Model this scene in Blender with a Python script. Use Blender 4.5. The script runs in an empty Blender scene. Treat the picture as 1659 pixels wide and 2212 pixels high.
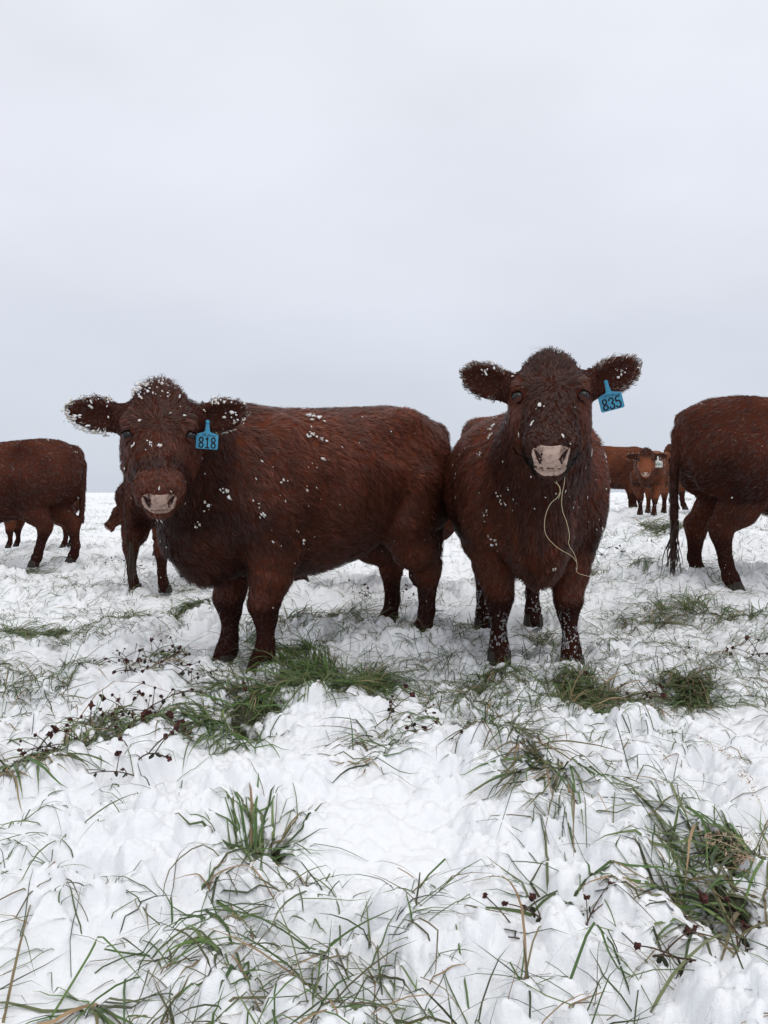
import bpy, bmesh, math, random
import numpy as np
from mathutils import Vector, Matrix

random.seed(7)
RNG = np.random.default_rng(11)
SC = bpy.context.scene
COL = SC.collection

# ------------------------------------------------------------------ camera
CAM_H, FPX, PITCH = 0.95, 1659.0, math.radians(-2.45)
cam_data = bpy.data.cameras.new('camera')
cam = bpy.data.objects.new('camera', cam_data)
COL.objects.link(cam)
cam.location = (0, 0, CAM_H)
cam.rotation_euler = (math.radians(90) + PITCH, 0, 0)
cam_data.sensor_fit = 'HORIZONTAL'
cam_data.sensor_width = 36.0
cam_data.lens = 36.0
cam_data.clip_start = 0.05
cam_data.clip_end = 2000
SC.camera = cam

# ------------------------------------------------------------------ sky
world = bpy.data.worlds.new('World')
SC.world = world
world.use_nodes = True
nt = world.node_tree
nt.nodes.clear()
SUN_EL, SUN_AZ = math.radians(60), math.radians(150)
wo = nt.nodes.new('ShaderNodeOutputWorld')
sky = nt.nodes.new('ShaderNodeTexSky')
sky.sky_type = 'NISHITA'
sky.sun_disc = False
sky.sun_elevation = SUN_EL
sky.sun_rotation = SUN_AZ
bg1 = nt.nodes.new('ShaderNodeBackground'); bg1.inputs[1].default_value = 0.08
nt.links.new(sky.outputs[0], bg1.inputs[0])
# overcast cloud layer: brighter overhead, soft streaks
tc = nt.nodes.new('ShaderNodeTexCoord')
sx = nt.nodes.new('ShaderNodeSeparateXYZ')
nt.links.new(tc.outputs['Generated'], sx.inputs[0])
ramp = nt.nodes.new('ShaderNodeValToRGB')
ramp.color_ramp.interpolation = 'B_SPLINE'
el = ramp.color_ramp.elements
el[0].position = 0.0; el[0].color = (0.620, 0.670, 0.755, 1)
el[1].position = 1.0; el[1].color = (1.55, 1.56, 1.58, 1)
for p_, c_ in ((0.10, (0.665, 0.712, 0.795)), (0.20, (0.735, 0.770, 0.858)), (0.28, (0.800, 0.826, 0.916)), (0.36, (0.826, 0.850, 0.936)), (0.54, (0.835, 0.865, 0.925)), (0.75, (1.13, 1.15, 1.18))):
    e = el.new(p_); e.color = (*c_, 1)
nt.links.new(sx.outputs[2], ramp.inputs[0])
mp = nt.nodes.new('ShaderNodeMapping'); mp.inputs['Scale'].default_value = (1.4, 1.4, 3.2)
nt.links.new(tc.outputs['Generated'], mp.inputs[0])
cn = nt.nodes.new('ShaderNodeTexNoise')
cn.inputs['Scale'].default_value = 2.2; cn.inputs['Detail'].default_value = 5; cn.inputs['Roughness'].default_value = 0.45
nt.links.new(mp.outputs[0], cn.inputs['Vector'])
cmr = nt.nodes.new('ShaderNodeMapRange')
cmr.inputs[1].default_value = 0.3; cmr.inputs[2].default_value = 0.7
cmr.inputs[3].default_value = 0.965; cmr.inputs[4].default_value = 1.055
nt.links.new(cn.outputs[0], cmr.inputs[0])
vm = nt.nodes.new('ShaderNodeVectorMath'); vm.operation = 'SCALE'
nt.links.new(ramp.outputs[0], vm.inputs[0]); nt.links.new(cmr.outputs[0], vm.inputs['Scale'])
bg2 = nt.nodes.new('ShaderNodeBackground'); bg2.inputs[1].default_value = 1.0
nt.links.new(vm.outputs[0], bg2.inputs[0])
mix = nt.nodes.new('ShaderNodeMixShader'); mix.inputs[0].default_value = 0.95
nt.links.new(bg1.outputs[0], mix.inputs[1]); nt.links.new(bg2.outputs[0], mix.inputs[2])
nt.links.new(mix.outputs[0], wo.inputs[0])

sd = bpy.data.lights.new('sun', 'SUN')
sd.energy = 0.85; sd.angle = math.radians(40); sd.color = (1.0, 0.97, 0.93)
sun = bpy.data.objects.new('sun', sd); COL.objects.link(sun)
_dir = Vector((math.sin(SUN_AZ) * math.cos(SUN_EL), math.cos(SUN_AZ) * math.cos(SUN_EL), math.sin(SUN_EL)))
sun.rotation_euler = _dir.to_track_quat('Z', 'Y').to_euler()

SC.view_settings.view_transform = 'Standard'
SC.view_settings.look = 'None'
SC.view_settings.exposure = 0.0
SC.view_settings.gamma = 1.0
SC.view_settings.use_curve_mapping = False
SC.render.engine = 'CYCLES'
SC.cycles.use_denoising = True
SC.cycles.max_bounces = 8
SC.cycles.diffuse_bounces = 4
SC.cycles.glossy_bounces = 2
SC.cycles.transparent_max_bounces = 4

# ------------------------------------------------------------------ numeric helpers
def ray(u, v):
    a = (u - 829.5) / FPX; b = (1106.0 - v) / FPX
    c, s = math.cos(PITCH), math.sin(PITCH)
    return np.array([a, c - b * s, s + b * c])
def at(u, v, d):
    """point seen at photo position (u, v), d metres ahead of the camera"""
    r = ray(u, v)
    return np.array([0, 0, CAM_H]) + r * (d / r[1])
def sstep(x, a, b):
    t = np.clip((x - a) / (b - a), 0, 1)
    return t * t * (3 - 2 * t)
def hash2(ix, iy, s=0):
    h = (ix.astype(np.int64) * 374761393 + iy.astype(np.int64) * 668265263 + s * 2147483647) & 0xFFFFFFFF
    h = ((h ^ (h >> 13)) * 1274126177) & 0xFFFFFFFF
    return ((h ^ (h >> 16)) & 0xFFFFFF) / float(0x1000000)
def vnoise2(x, y, s=0):
    ix = np.floor(x); iy = np.floor(y); fx = x - ix; fy = y - iy
    fx = fx * fx * fx * (fx * (fx * 6 - 15) + 10); fy = fy * fy * fy * (fy * (fy * 6 - 15) + 10)
    a = hash2(ix, iy, s); b = hash2(ix + 1, iy, s); c = hash2(ix, iy + 1, s); d = hash2(ix + 1, iy + 1, s)
    return (a + (b - a) * fx) * (1 - fy) + (c + (d - c) * fx) * fy
def hash3(ix, iy, iz, s=0):
    return hash2(ix + iz * 57, iy + iz * 131, s)
def vnoise3(p, s=0):
    i = np.floor(p); f = p - i; f = f * f * (3 - 2 * f)
    r = 0
    for dx in (0, 1):
        for dy in (0, 1):
            for dz in (0, 1):
                w = (f[:, 0] if dx else 1 - f[:, 0]) * (f[:, 1] if dy else 1 - f[:, 1]) * (f[:, 2] if dz else 1 - f[:, 2])
                r = r + w * hash3(i[:, 0] + dx, i[:, 1] + dy, i[:, 2] + dz, s)
    return r
def lumps(x, y, cell, s, rmin=0.45, rmax=0.85, prob=1.0):
    """height of a scatter of round lumps, one per grid cell, unit tall"""
    gx = x / cell; gy = y / cell
    ix = np.floor(gx); iy = np.floor(gy)
    out = np.zeros_like(x)
    for dx in (-1, 0, 1):
        for dy in (-1, 0, 1):
            cx = ix + dx; cy = iy + dy
            px = cx + hash2(cx, cy, s); py = cy + hash2(cx, cy, s + 1)
            r = rmin + (rmax - rmin) * hash2(cx, cy, s + 2)
            q = 1 - ((gx - px) ** 2 + (gy - py) ** 2) / (r * r)
            hgt = np.where(q > 0, np.sqrt(np.maximum(q, 0)) * r / rmax, 0)
            if prob < 1: hgt = np.where(hash2(cx, cy, s + 3) < prob, hgt, 0)
            out = np.maximum(out, hgt)
    return out

# ------------------------------------------------------------------ terrain
def macro(x, y):
    q = x / np.maximum(y, 0.5)
    r = sstep(q, 0.20, 0.36)
    zr = np.interp(y, [4.0, 4.6, 5.2, 5.8, 8, 10.5, 14, 30], [0.0, 0.05, 0.13, 0.2, 0.36, 0.47, 0.49, 0.45])
    zl = np.interp(y, [8, 11, 18, 30], [0.0, 0.06, 0.24, 0.45])
    z = zl + (zr - zl) * r
    z = z - np.where(y > 30, 0.0022 * (np.minimum(y, 90) - 30) ** 2, 0) - np.where(y > 90, 0.26 * (y - 90), 0) * 0.3
    return z
# tufts: (u, v, half width px, half height px, blades, blade length m, spread azimuth, label)
TUFTS = [
 (655, 1440, 95, 36, 330, 0.32, 'wide lush green grass tuft under the front legs of the cow tagged 818'),
 (755, 1452, 60, 30, 260, 0.30, 'dark round end of green grass mound right of the front legs of cow 818'),
 (545, 1505, 115, 52, 260, 0.30, 'bright green grass leaning left just below the hooves of cow 818'),
 (455, 1560, 55, 20, 90, 0.32, 'flattened green grass trailing towards the clover left of the lush tuft'),
 (95, 1345, 105, 26, 330, 0.26, 'broad green grass patch in snow at the left edge of the picture'),
 (250, 1330, 60, 20, 110, 0.24, 'green grass patch below the legs of the cow seen from behind'),
 (410, 1310, 75, 26, 230, 0.26, 'dark green grass tuft left of the front legs of cow 818'),
 (700, 1325, 100, 22, 300, 0.28, 'dark grass tuft in the shade under the belly of cow 818'),
 (570, 1335, 50, 30, 120, 0.26, 'grass clump close behind the front legs of cow 818'),
 (1250, 1478, 75, 32, 300, 0.26, 'dark grass tuft in front of the right hoof of cow 835'),
 (1490, 1450, 75, 32, 240, 0.26, 'grass tuft behind the smooth snow mound on the right'),
 (1055, 1440, 36, 26, 130, 0.18, 'small yellowish grass tuft under the left hoof of cow 835'),
 (1000, 1550, 110, 45, 190, 0.30, 'thin dark grass lying on snow between the two cows in the foreground'),
 (1170, 1640, 45, 90, 170, 0.36, 'long combed strands of grass running down from the dark tuft'),
 (585, 1780, 95, 45, 190, 0.27, 'green grass tuft in the middle of the foreground snow'),
 (460, 1890, 70, 35, 60, 0.24, 'sparse bent grass blades left of centre in the foreground'),
 (520, 2025, 70, 45, 70, 0.24, 'short curled green grass in a hollow near the bottom'),
 (190, 2115, 60, 30, 55, 0.26, 'curled grass blades in the bottom left corner snow'),
 (1590, 1790, 120, 50, 230, 0.42, 'thick long green grass swept left at the right edge'),
 (1570, 1890, 110, 45, 230, 0.40, 'lower fan of long olive grass at the right edge'),
 (1240, 1860, 70, 50, 80, 0.32, 'thin arching grass with yellowed blades right of centre foreground'),
 (240, 1590, 90, 40, 160, 0.26, 'grass tangled among dried clover on the left'),
 (60, 1660, 70, 40, 120, 0.24, 'dark grass hollow near the left edge below the clover'),
 (1410, 1132, 52, 12, 260, 0.34, 'grass patch at the feet of the white tagged calf'),
 (1330, 1225, 55, 20, 130, 0.26, 'grass patch beside the right flank of cow 835'),
 (1395, 1300, 70, 18, 130, 0.24, 'grass strip in snow between cow 835 and the long tail'),
 (1560, 1310, 90, 26, 150, 0.30, 'loose grass round the hind hooves of the cow at the right edge'),
 (60, 1215, 60, 10, 130, 0.26, 'grass strip round the hind hooves of the cow at the left edge'),
 (905, 1200, 20, 14, 60, 0.24, 'small grass clump seen between the hind legs of cow 818'),
 (820, 1600, 60, 40, 60, 0.28, 'few upright green blades beside the dried clover in the middle'),
 (1000, 1330, 40, 16, 90, 0.2, 'low grass between the hooves of the two tagged cows'),
 (1170, 1350, 30, 14, 80, 0.2, 'grass clump at the hind hoof of cow 835'),
 (320, 1440, 80, 30, 70, 0.24, 'sparse grass under the dried clover stalks on the left'),
]
def ground_hit(u, v):
    r = ray(u, v); lo, hi = 0.5, 60.0
    ds = np.geomspace(0.8, 40, 400)
    p = np.array([0, 0, CAM_H]) + ds[:, None] * (r / r[1])
    below = np.nonzero(p[:, 2] < macro(p[:, 0], p[:, 1]) + 0.03)[0]
    k = below[0] if len(below) else len(ds) - 1
    return p[k]
TUFT_W = []
for (u, v, hw, hh, n, L, lab) in TUFTS:
    p = ground_hit(u, v); q = ground_hit(u, max(v - hh, 1090)); d = p[1]
    TUFT_W.append((p[0], p[1], hw / FPX * d, max(0.06, (q[1] - p[1]))))
def bare(x, y):
    b = np.zeros_like(x)
    for (tx, ty, rx, ry), t in zip(TUFT_W, TUFTS):
        w = min(1.0, t[4] / 220.0)
        q = ((x - tx) / (rx * 0.9)) ** 2 + ((y - ty) / (ry * 0.9)) ** 2
        b = np.maximum(b, w * np.exp(-q))
    return b
def snow_z(x, y):
    x = np.asarray(x, float); y = np.asarray(y, float)
    z = macro(x, y)
    und = vnoise2(x * 1.3 + 4, y * 1.1, 3) * 0.07 + vnoise2(x * 3.1, y * 2.7 + 9, 4) * 0.045
    wx = x + 0.05 * (vnoise2(x * 9, y * 9, 21) - .5); wy = y + 0.05 * (vnoise2(x * 9 + 5, y * 9, 22) - .5)
    rough = sstep(vnoise2(x * 1.7 + 2, y * 1.5, 31), 0.22, 0.52)   # smooth drifts and broken, trodden snow
    l1 = lumps(wx, wy, 0.26, 40) * 0.072 + lumps(wx + .2, wy + .1, 0.55, 140, 0.4, 0.8, 0.8) * 0.06
    l2 = lumps(wx + .03, wy, 0.115, 50, prob=0.75) * 0.052
    wx2 = x + 0.02 * (vnoise2(x * 28, y * 28, 61) - .5); wy2 = y + 0.02 * (vnoise2(x * 28 + 3, y * 28, 62) - .5)
    l3 = lumps(wx2, wy2, 0.05, 70, prob=0.7) * 0.034
    l4 = lumps(wx2, wy2, 0.024, 90, prob=0.6) * 0.013
    pits = lumps(wx2 + .07, wy2, 0.19, 120, 0.12, 0.36, 0.5) * 0.06 * rough
    far = 1.0 / (1.0 + np.maximum(y - 6, 0) * 0.04)
    b = bare(x, y)
    zz = z + (und + l1 * (0.55 + 0.45 * rough) + l2 * (0.2 + 0.8 * rough) + l3 * (0.35 + .65 * rough) + l4 * (0.4 + .6 * rough) + (vnoise2(x * 60, y * 60, 77) - .5) * 0.004 - pits) * far
    zz -= 0.158 + b * 0.05
    return zz

def add_obj(name, me, mats, parent=None):
    o = bpy.data.objects.new(name, me)
    COL.objects.link(o)
    for m in (mats if isinstance(mats, (list, tuple)) else [mats]):
        me.materials.append(m)
    if parent is not None: o.parent = parent
    return o
def np_mesh(name, V, F, smooth=True):
    """mesh from arrays; F is (n,3) or (n,4)"""
    me = bpy.data.meshes.new(name)
    V = np.ascontiguousarray(V, np.float32); F = np.ascontiguousarray(F, np.int32)
    k = F.shape[1]
    me.vertices.add(len(V)); me.vertices.foreach_set('co', V.ravel())
    me.loops.add(F.size); me.loops.foreach_set('vertex_index', F.ravel())
    me.polygons.add(len(F))
    me.polygons.foreach_set('loop_start', np.arange(0, F.size, k, dtype=np.int32))
    try: me.polygons.foreach_set('loop_total', np.full(len(F), k, np.int32))
    except Exception: pass
    me.polygons.foreach_set('use_smooth', np.full(len(F), smooth))
    me.update(calc_edges=True)
    return me
def set_col(me, C, name='col'):
    a = me.color_attributes.new(name, 'FLOAT_COLOR', 'POINT')
    C4 = np.ones((len(C), 4), np.float32); C4[:, :C.shape[1]] = C
    a.data.foreach_set('color', C4.ravel())
def tag(o, label=None, cat=None, group=None, kind=None):
    if label: o['label'] = label
    if cat: o['category'] = cat
    if group: o['group'] = group
    if kind: o['kind'] = kind
    return o
def empty(name, loc=(0, 0, 0), rz=0.0):
    o = bpy.data.objects.new(name, None); COL.objects.link(o)
    o.location = loc; o.rotation_euler = (0, 0, rz); o.empty_display_size = 0.1
    return o

# ------------------------------------------------------------------ materials
def principled(name, color=(.5, .5, .5), rough=0.6, spec=0.5, attr=None):
    m = bpy.data.materials.new(name); m.use_nodes = True
    t = m.node_tree; b = t.nodes['Principled BSDF']
    b.inputs['Base Color'].default_value = (*color, 1)
    b.inputs['Roughness'].default_value = rough
    b.inputs['Specular IOR Level'].default_value = spec
    if attr:
        a = t.nodes.new('ShaderNodeVertexColor'); a.layer_name = attr
        t.links.new(a.outputs[0], b.inputs['Base Color'])
    return m, t, b
def noise_mix(t, b, c1, c2, scale, detail=4, lo=0.35, hi=0.65, coord='Object'):
    tcn = t.nodes.new('ShaderNodeTexCoord'); n = t.nodes.new('ShaderNodeTexNoise')
    n.inputs['Scale'].default_value = scale; n.inputs['Detail'].default_value = detail
    t.links.new(tcn.outputs[coord], n.inputs['Vector'])
    r = t.nodes.new('ShaderNodeValToRGB')
    r.color_ramp.elements[0].position = lo; r.color_ramp.elements[0].color = (*c1, 1)
    r.color_ramp.elements[1].position = hi; r.color_ramp.elements[1].color = (*c2, 1)
    t.links.new(n.outputs[0], r.inputs[0]); t.links.new(r.outputs[0], b.inputs['Base Color'])
    return n
def add_bump(t, b, scale, strength, dist, detail=6, coord='Object'):
    tcn = t.nodes.new('ShaderNodeTexCoord'); n = t.nodes.new('ShaderNodeTexNoise')
    n.inputs['Scale'].default_value = scale; n.inputs['Detail'].default_value = detail
    n.inputs['Roughness'].default_value = 0.65
    t.links.new(tcn.outputs[coord], n.inputs['Vector'])
    bp = t.nodes.new('ShaderNodeBump'); bp.inputs['Strength'].default_value = strength
    bp.inputs['Distance'].default_value = dist
    t.links.new(n.outputs[0], bp.inputs['Height']); t.links.new(bp.outputs[0], b.inputs['Normal'])
    return bp

M_coat, _t, _b = principled('coat_hair', rough=0.46, spec=0.30, attr='col')
M_skin, _t, _b = principled('hide', rough=0.95, spec=0.03, attr='col')
M_eye, _t, _b = principled('eye', (0.005, 0.005, 0.006), 0.10, 0.35)
M_lid, _t, _b = principled('eyelid', (0.085, 0.032, 0.022), 0.7, 0.2)
M_nose, _t, _b = principled('nose_leather', (0.42, 0.30, 0.25), 0.42, 0.4)
noise_mix(_t, _b, (0.25, 0.165, 0.135), (0.50, 0.355, 0.285), 60, 5, 0.30, 0.55)
add_bump(_t, _b, 160, 0.5, 0.002)
M_nosedark, _t, _b = principled('nose_leather_dark', (0.34, 0.23, 0.19), 0.45, 0.4)
noise_mix(_t, _b, (0.20, 0.120, 0.098), (0.46, 0.310, 0.250), 60, 5, 0.30, 0.55)
M_nostril, _t, _b = principled('nostril', (0.040, 0.020, 0.017), 0.6, 0.2)
M_hoof, _t, _b = principled('hoof', (0.03, 0.022, 0.018), 0.6, 0.3)
M_snowbit, _t, _b = principled('clinging_snow', (0.80, 0.80, 0.80), 0.6, 0.3)
noise_mix(_t, _b, (0.62, 0.55, 0.46), (0.86, 0.87, 0.90), 25, 3)
M_tagblue, _t, _b = principled('tag_blue_plastic', (0.045, 0.27, 0.44), 0.38, 0.4)
noise_mix(_t, _b, (0.035, 0.23, 0.37), (0.055, 0.30, 0.47), 40, 4)
M_tagwhite, _t, _b = principled('tag_white_plastic', (0.72, 0.74, 0.70), 0.4, 0.4)
M_ink, _t, _b = principled('tag_ink', (0.006, 0.008, 0.012), 0.5, 0.3)
M_pen, _t, _b = principled('marker_pen', (0.012, 0.03, 0.07), 0.5, 0.3)
M_greenink, _t, _b = principled('green_ink', (0.02, 0.10, 0.08), 0.5, 0.3)
M_grass, _t, _b = principled('grass_blade', rough=0.45, spec=0.35, attr='col')
_b.inputs['Sheen Weight'].default_value = 0.05
M_stalk, _t, _b = principled('dry_stalk', (0.075, 0.050, 0.032), 0.7, 0.2)
M_head, _t, _b = principled('dry_seed_head', (0.05, 0.018, 0.018), 0.8, 0.2)
noise_mix(_t, _b, (0.022, 0.010, 0.011), (0.10, 0.035, 0.028), 120, 3)
M_leaf, _t, _b = principled('withered_leaf', (0.03, 0.035, 0.02), 0.7, 0.2)
M_straw, _t, _b = principled('straw', (0.52, 0.43, 0.27), 0.5, 0.3)
M_plume, _t, _b = principled('seed_plume', (0.40, 0.27, 0.19), 0.7, 0.2)

M_snow, _t, _b = principled('snow', (0.86, 0.88, 0.92), 0.55, 0.25)
_b.inputs['Subsurface Weight'].default_value = 0.0
_b.inputs['Subsurface Radius'].default_value = (0.6, 0.8, 1.0)
_b.inputs['Subsurface Scale'].default_value = 0.02
_a = _t.nodes.new('ShaderNodeVertexColor'); _a.layer_name = 'bare'
_tc = _t.nodes.new('ShaderNodeTexCoord')
_n = _t.nodes.new('ShaderNodeTexNoise'); _n.inputs['Scale'].default_value = 22; _n.inputs['Detail'].default_value = 6
_t.links.new(_tc.outputs['Object'], _n.inputs['Vector'])
_mth = _t.nodes.new('ShaderNodeMath'); _mth.operation = 'ADD'
_t.links.new(_a.outputs[0], _mth.inputs[0]); _t.links.new(_n.outputs[0], _mth.inputs[1])
_mr = _t.nodes.new('ShaderNodeMapRange')
_mr.inputs[1].default_value = 1.10; _mr.inputs[2].default_value = 1.28
_t.links.new(_mth.outputs[0], _mr.inputs[0])
_mx = _t.nodes.new('ShaderNodeMix'); _mx.data_type = 'RGBA'
_mx.inputs['A'].default_value = (0.87, 0.885, 0.915, 1)
_t.links.new(_mr.outputs[0], _mx.inputs['Factor'])
_n2 = _t.nodes.new('ShaderNodeTexNoise'); _n2.inputs['Scale'].default_value = 70
_t.links.new(_tc.outputs['Object'], _n2.inputs['Vector'])
_r2 = _t.nodes.new('ShaderNodeValToRGB')
_r2.color_ramp.elements[0].color = (0.012, 0.012, 0.008, 1); _r2.color_ramp.elements[1].color = (0.07, 0.075, 0.035, 1)
_t.links.new(_n2.outputs[0], _r2.inputs[0])
_t.links.new(_r2.outputs[0], _mx.inputs['B'])
_t.links.new(_mx.outputs['Result'], _b.inputs['Base Color'])
bp1 = add_bump(_t, _b, 90, 0.55, 0.008, 8)

# ------------------------------------------------------------------ ground
ys = [-4, -3, -2, -1.2, -0.6, -0.2, 0.1, 0.3, 0.45, 0.6, 0.7, 0.8, 0.88]
y = 0.93
while y < 60:
    ys.append(y); y += max(0.0074, (0.0010 if y < 9 else .0018) * y * y)
ys += [70, 85, 110, 150, 220]
ys = np.array(ys)
NU = 600
us = np.linspace(-1, 1, NU)
us = np.sign(us) * (0.72 * np.abs(us) + 0.28 * np.abs(us) ** 3)
HWD = 0.62 * np.maximum(ys, 0) + 0.85 + np.where(ys < 0, 1.0, 0)
GX = us[None, :] * HWD[:, None]; GY = np.repeat(ys[:, None], NU, 1)
GZ = snow_z(GX.ravel(), GY.ravel())
gi = np.arange(len(ys) * NU).reshape(len(ys), NU)
GF = np.stack([gi[:-1, :-1], gi[:-1, 1:], gi[1:, 1:], gi[1:, :-1]], -1).reshape(-1, 4)
gme = np_mesh('snowy_ground', np.stack([GX.ravel(), GY.ravel(), GZ], 1), GF)
bv = bare(GX.ravel(), GY.ravel())
set_col(gme, np.stack([bv, bv, bv], 1), 'bare')
ground = add_obj('snowy_ground', gme, M_snow)
ground['kind'] = 'structure'

# ------------------------------------------------------------------ implicit surfaces for the animals
def smin(a, b, k):
    h = np.maximum(k - np.abs(a - b), 0) / k
    return np.minimum(a, b) - h * h * k * 0.25
class Prim:
    def __init__(s, f, lo, hi, k=0.05, op='+', grp='torso'):
        s.f, s.lo, s.hi, s.k, s.op, s.grp = f, np.array(lo, float), np.array(hi, float), k, op, grp
def cone(a, b, ra, rb, k=0.05, grp='torso', squash=None, op='+'):
    a = np.array(a, float); b = np.array(b, float); ab = b - a; L2 = float(ab @ ab) + 1e-12
    R = max(ra, rb) * (1.0 if squash is None else max(1.0, squash[1]))
    def f(x, y, z):
        px, py, pz = x - a[0], y - a[1], z - a[2]
        h = np.clip((px * ab[0] + py * ab[1] + pz * ab[2]) / L2, 0, 1)
        dx, dy, dz = px - h * ab[0], py - h * ab[1], pz - h * ab[2]
        if squash is not None:
            e, s_ = squash; q = dx * e[0] + dy * e[1] + dz * e[2]
            q2 = q * (1 / s_ - 1); dx, dy, dz = dx + q2 * e[0], dy + q2 * e[1], dz + q2 * e[2]
        return np.sqrt(dx * dx + dy * dy + dz * dz) - (ra + h * (rb - ra))
    return Prim(f, np.minimum(a, b) - R - .03, np.maximum(a, b) + R + .03, k, op, grp)
def ellip(c, r, A=None, k=0.05, grp='torso', op='+'):
    c = np.array(c, float); r = np.array(r, float); A = np.eye(3) if A is None else np.array(A, float)
    def f(x, y, z):
        px, py, pz = x - c[0], y - c[1], z - c[2]
        q = [(px * A[i][0] + py * A[i][1] + pz * A[i][2]) for i in range(3)]
        k0 = np.sqrt(sum((q[i] / r[i]) ** 2 for i in range(3))); k1 = np.sqrt(sum((q[i] / r[i] ** 2) ** 2 for i in range(3)))
        return k0 * (k0 - 1) / np.maximum(k1, 1e-6)
    R = r.max() + .03
    return Prim(f, c - R, c + R, k, op, grp)
def dense(st):
    st = np.array(st, float); s = np.linspace(st[0, 0], st[-1, 0], 240)
    T = [s]
    for i in range(1, st.shape[1]):
        vv = np.interp(s, st[:, 0], st[:, i])
        pad = np.pad(vv, 12, 'edge'); ker = np.hanning(17); ker /= ker.sum()
        sm = np.convolve(pad, ker, 'same')[12:-12]
        w = np.clip(np.minimum(np.arange(240), 239 - np.arange(240)) / 10.0, 0, 1)
        T.append(vv * (1 - w) + sm * w)
    return np.stack(T, 1)
def loft(st, o, A, n=2.3, k=0.05, grp='torso', tap=0.0):
    T = dense(st); o = np.array(o, float); A = np.array(A, float)
    def f(x, y, z):
        px, py, pz = x - o[0], y - o[1], z - o[2]
        s = px * A[0][0] + py * A[0][1] + pz * A[0][2]
        l = px * A[1][0] + py * A[1][1] + pz * A[1][2]
        u = px * A[2][0] + py * A[2][1] + pz * A[2][2]
        w = np.interp(s, T[:, 0], T[:, 1]); t = np.interp(s, T[:, 0], T[:, 2]); b = np.interp(s, T[:, 0], T[:, 3])
        h = (t - b) / 2; c = (t + b) / 2
        if tap: w = w * (1 - tap * np.clip((c - u) / h, 0, 1) ** 1.5 + .12 * tap)
        q = ((np.abs(l) / w) ** n + (np.abs(u - c) / h) ** n) ** (1 / n)
        d = (q - 1) * np.minimum(w, h)
        return np.maximum(d, np.maximum(T[0, 0] - s, s - T[-1, 0]))
    s0, s1 = T[0, 0], T[-1, 0]; W = T[:, 1].max(); tt = T[:, 2].max(); bb = T[:, 3].min()
    P = np.array([o + s * A[0] + l * A[1] + u * A[2] for s in (s0, s1) for l in (-W, W) for u in (bb, tt)])
    return Prim(f, P.min(0) - .05, P.max(0) + .05, k, '+', grp)
def eval_prims(prims, P):
    x, y, z = P[:, 0], P[:, 1], P[:, 2]; d = np.full(len(P), 1e3)
    for p in prims:
        v = p.f(x, y, z)
        d = smin(d, v, p.k) if p.op == '+' else -smin(-d, v, p.k)
    return d
def polygonise(prims, vox):
    lo = np.min([p.lo for p in prims if p.op == '+'], 0) - 2 * vox; hi = np.max([p.hi for p in prims if p.op == '+'], 0) + 2 * vox
    n = np.ceil((hi - lo) / vox).astype(int) + 1
    ax = [lo[i] + vox * np.arange(n[i]) for i in range(3)]
    D = np.full(n, 1.0, np.float32)
    for p in prims:
        m = p.k * 1.1 + 3 * vox
        i0 = np.clip(((p.lo - m - lo) / vox).astype(int), 0, n - 1); i1 = np.clip(((p.hi + m - lo) / vox).astype(int) + 2, 1, n)
        sl = tuple(slice(i0[i], i1[i]) for i in range(3))
        X = ax[0][sl[0]][:, None, None]; Y = ax[1][sl[1]][None, :, None]; Z = ax[2][sl[2]][None, None, :]
        v = p.f(X, Y, Z)
        D[sl] = smin(D[sl], v, p.k) if p.op == '+' else -smin(-D[sl], v, p.k)
    S = D < 0
    # surface nets
    c = np.zeros(np.array(S.shape) - 1, np.int8)
    for dx in (0, 1):
        for dy in (0, 1):
            for dz in (0, 1):
                c += S[dx:S.shape[0] - 1 + dx, dy:S.shape[1] - 1 + dy, dz:S.shape[2] - 1 + dz]
    act = (c > 0) & (c < 8)
    I = np.argwhere(act)
    idx = np.full(act.shape, -1, np.int32); idx[act] = np.arange(len(I))
    acc = np.zeros((len(I), 3)); cnt = np.zeros(len(I))
    off = [(a, b_, c_) for a in (0, 1) for b_ in (0, 1) for c_ in (0, 1)]
    val = {o: D[I[:, 0] + o[0], I[:, 1] + o[1], I[:, 2] + o[2]].astype(float) for o in off}
    for o in off:
        for axn in range(3):
            if o[axn] == 0:
                q = list(o); q[axn] = 1; q = tuple(q)
                a, b_ = val[o], val[q]; cr = (a < 0) != (b_ < 0)
                t = np.where(cr, a / np.where(np.abs(a - b_) < 1e-9, 1, a - b_), 0)
                pt = np.array(o, float)[None, :].repeat(len(I), 0); pt[:, axn] += t
                acc[cr] += pt[cr]; cnt[cr] += 1
    V = (I + acc / np.maximum(cnt, 1)[:, None]) * vox + lo
    Fs = []
    for axn in range(3):
        o1, o2 = (axn + 1) % 3, (axn + 2) % 3
        a = np.take(S, range(0, S.shape[axn] - 1), axn); b_ = np.take(S, range(1, S.shape[axn]), axn)
        E = np.argwhere(a != b_); fl = a[tuple(E.T)]
        ok = (E[:, o1] > 0) & (E[:, o2] > 0) & (E[:, o1] < act.shape[o1]) & (E[:, o2] < act.shape[o2])
        E = E[ok]; fl = fl[ok]
        def cid(d1, d2):
            q = E.copy(); q[:, o1] += d1; q[:, o2] += d2
            return idx[tuple(q.T)]
        Q = np.stack([cid(-1, -1), cid(0, -1), cid(0, 0), cid(-1, 0)], 1)
        Q[~fl] = Q[~fl][:, ::-1]
        Fs.append(Q)
    F = np.concatenate(Fs)
    F = F[(F >= 0).all(1)]
    return V, F
def vert_normals(V, F):
    fn = np.cross(V[F[:, 2]] - V[F[:, 0]], V[F[:, 3]] - V[F[:, 1]])
    N = np.zeros_like(V)
    for i in range(4): np.add.at(N, F[:, i], fn)
    return N / np.maximum(np.linalg.norm(N, axis=1, keepdims=True), 1e-9)
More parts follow.
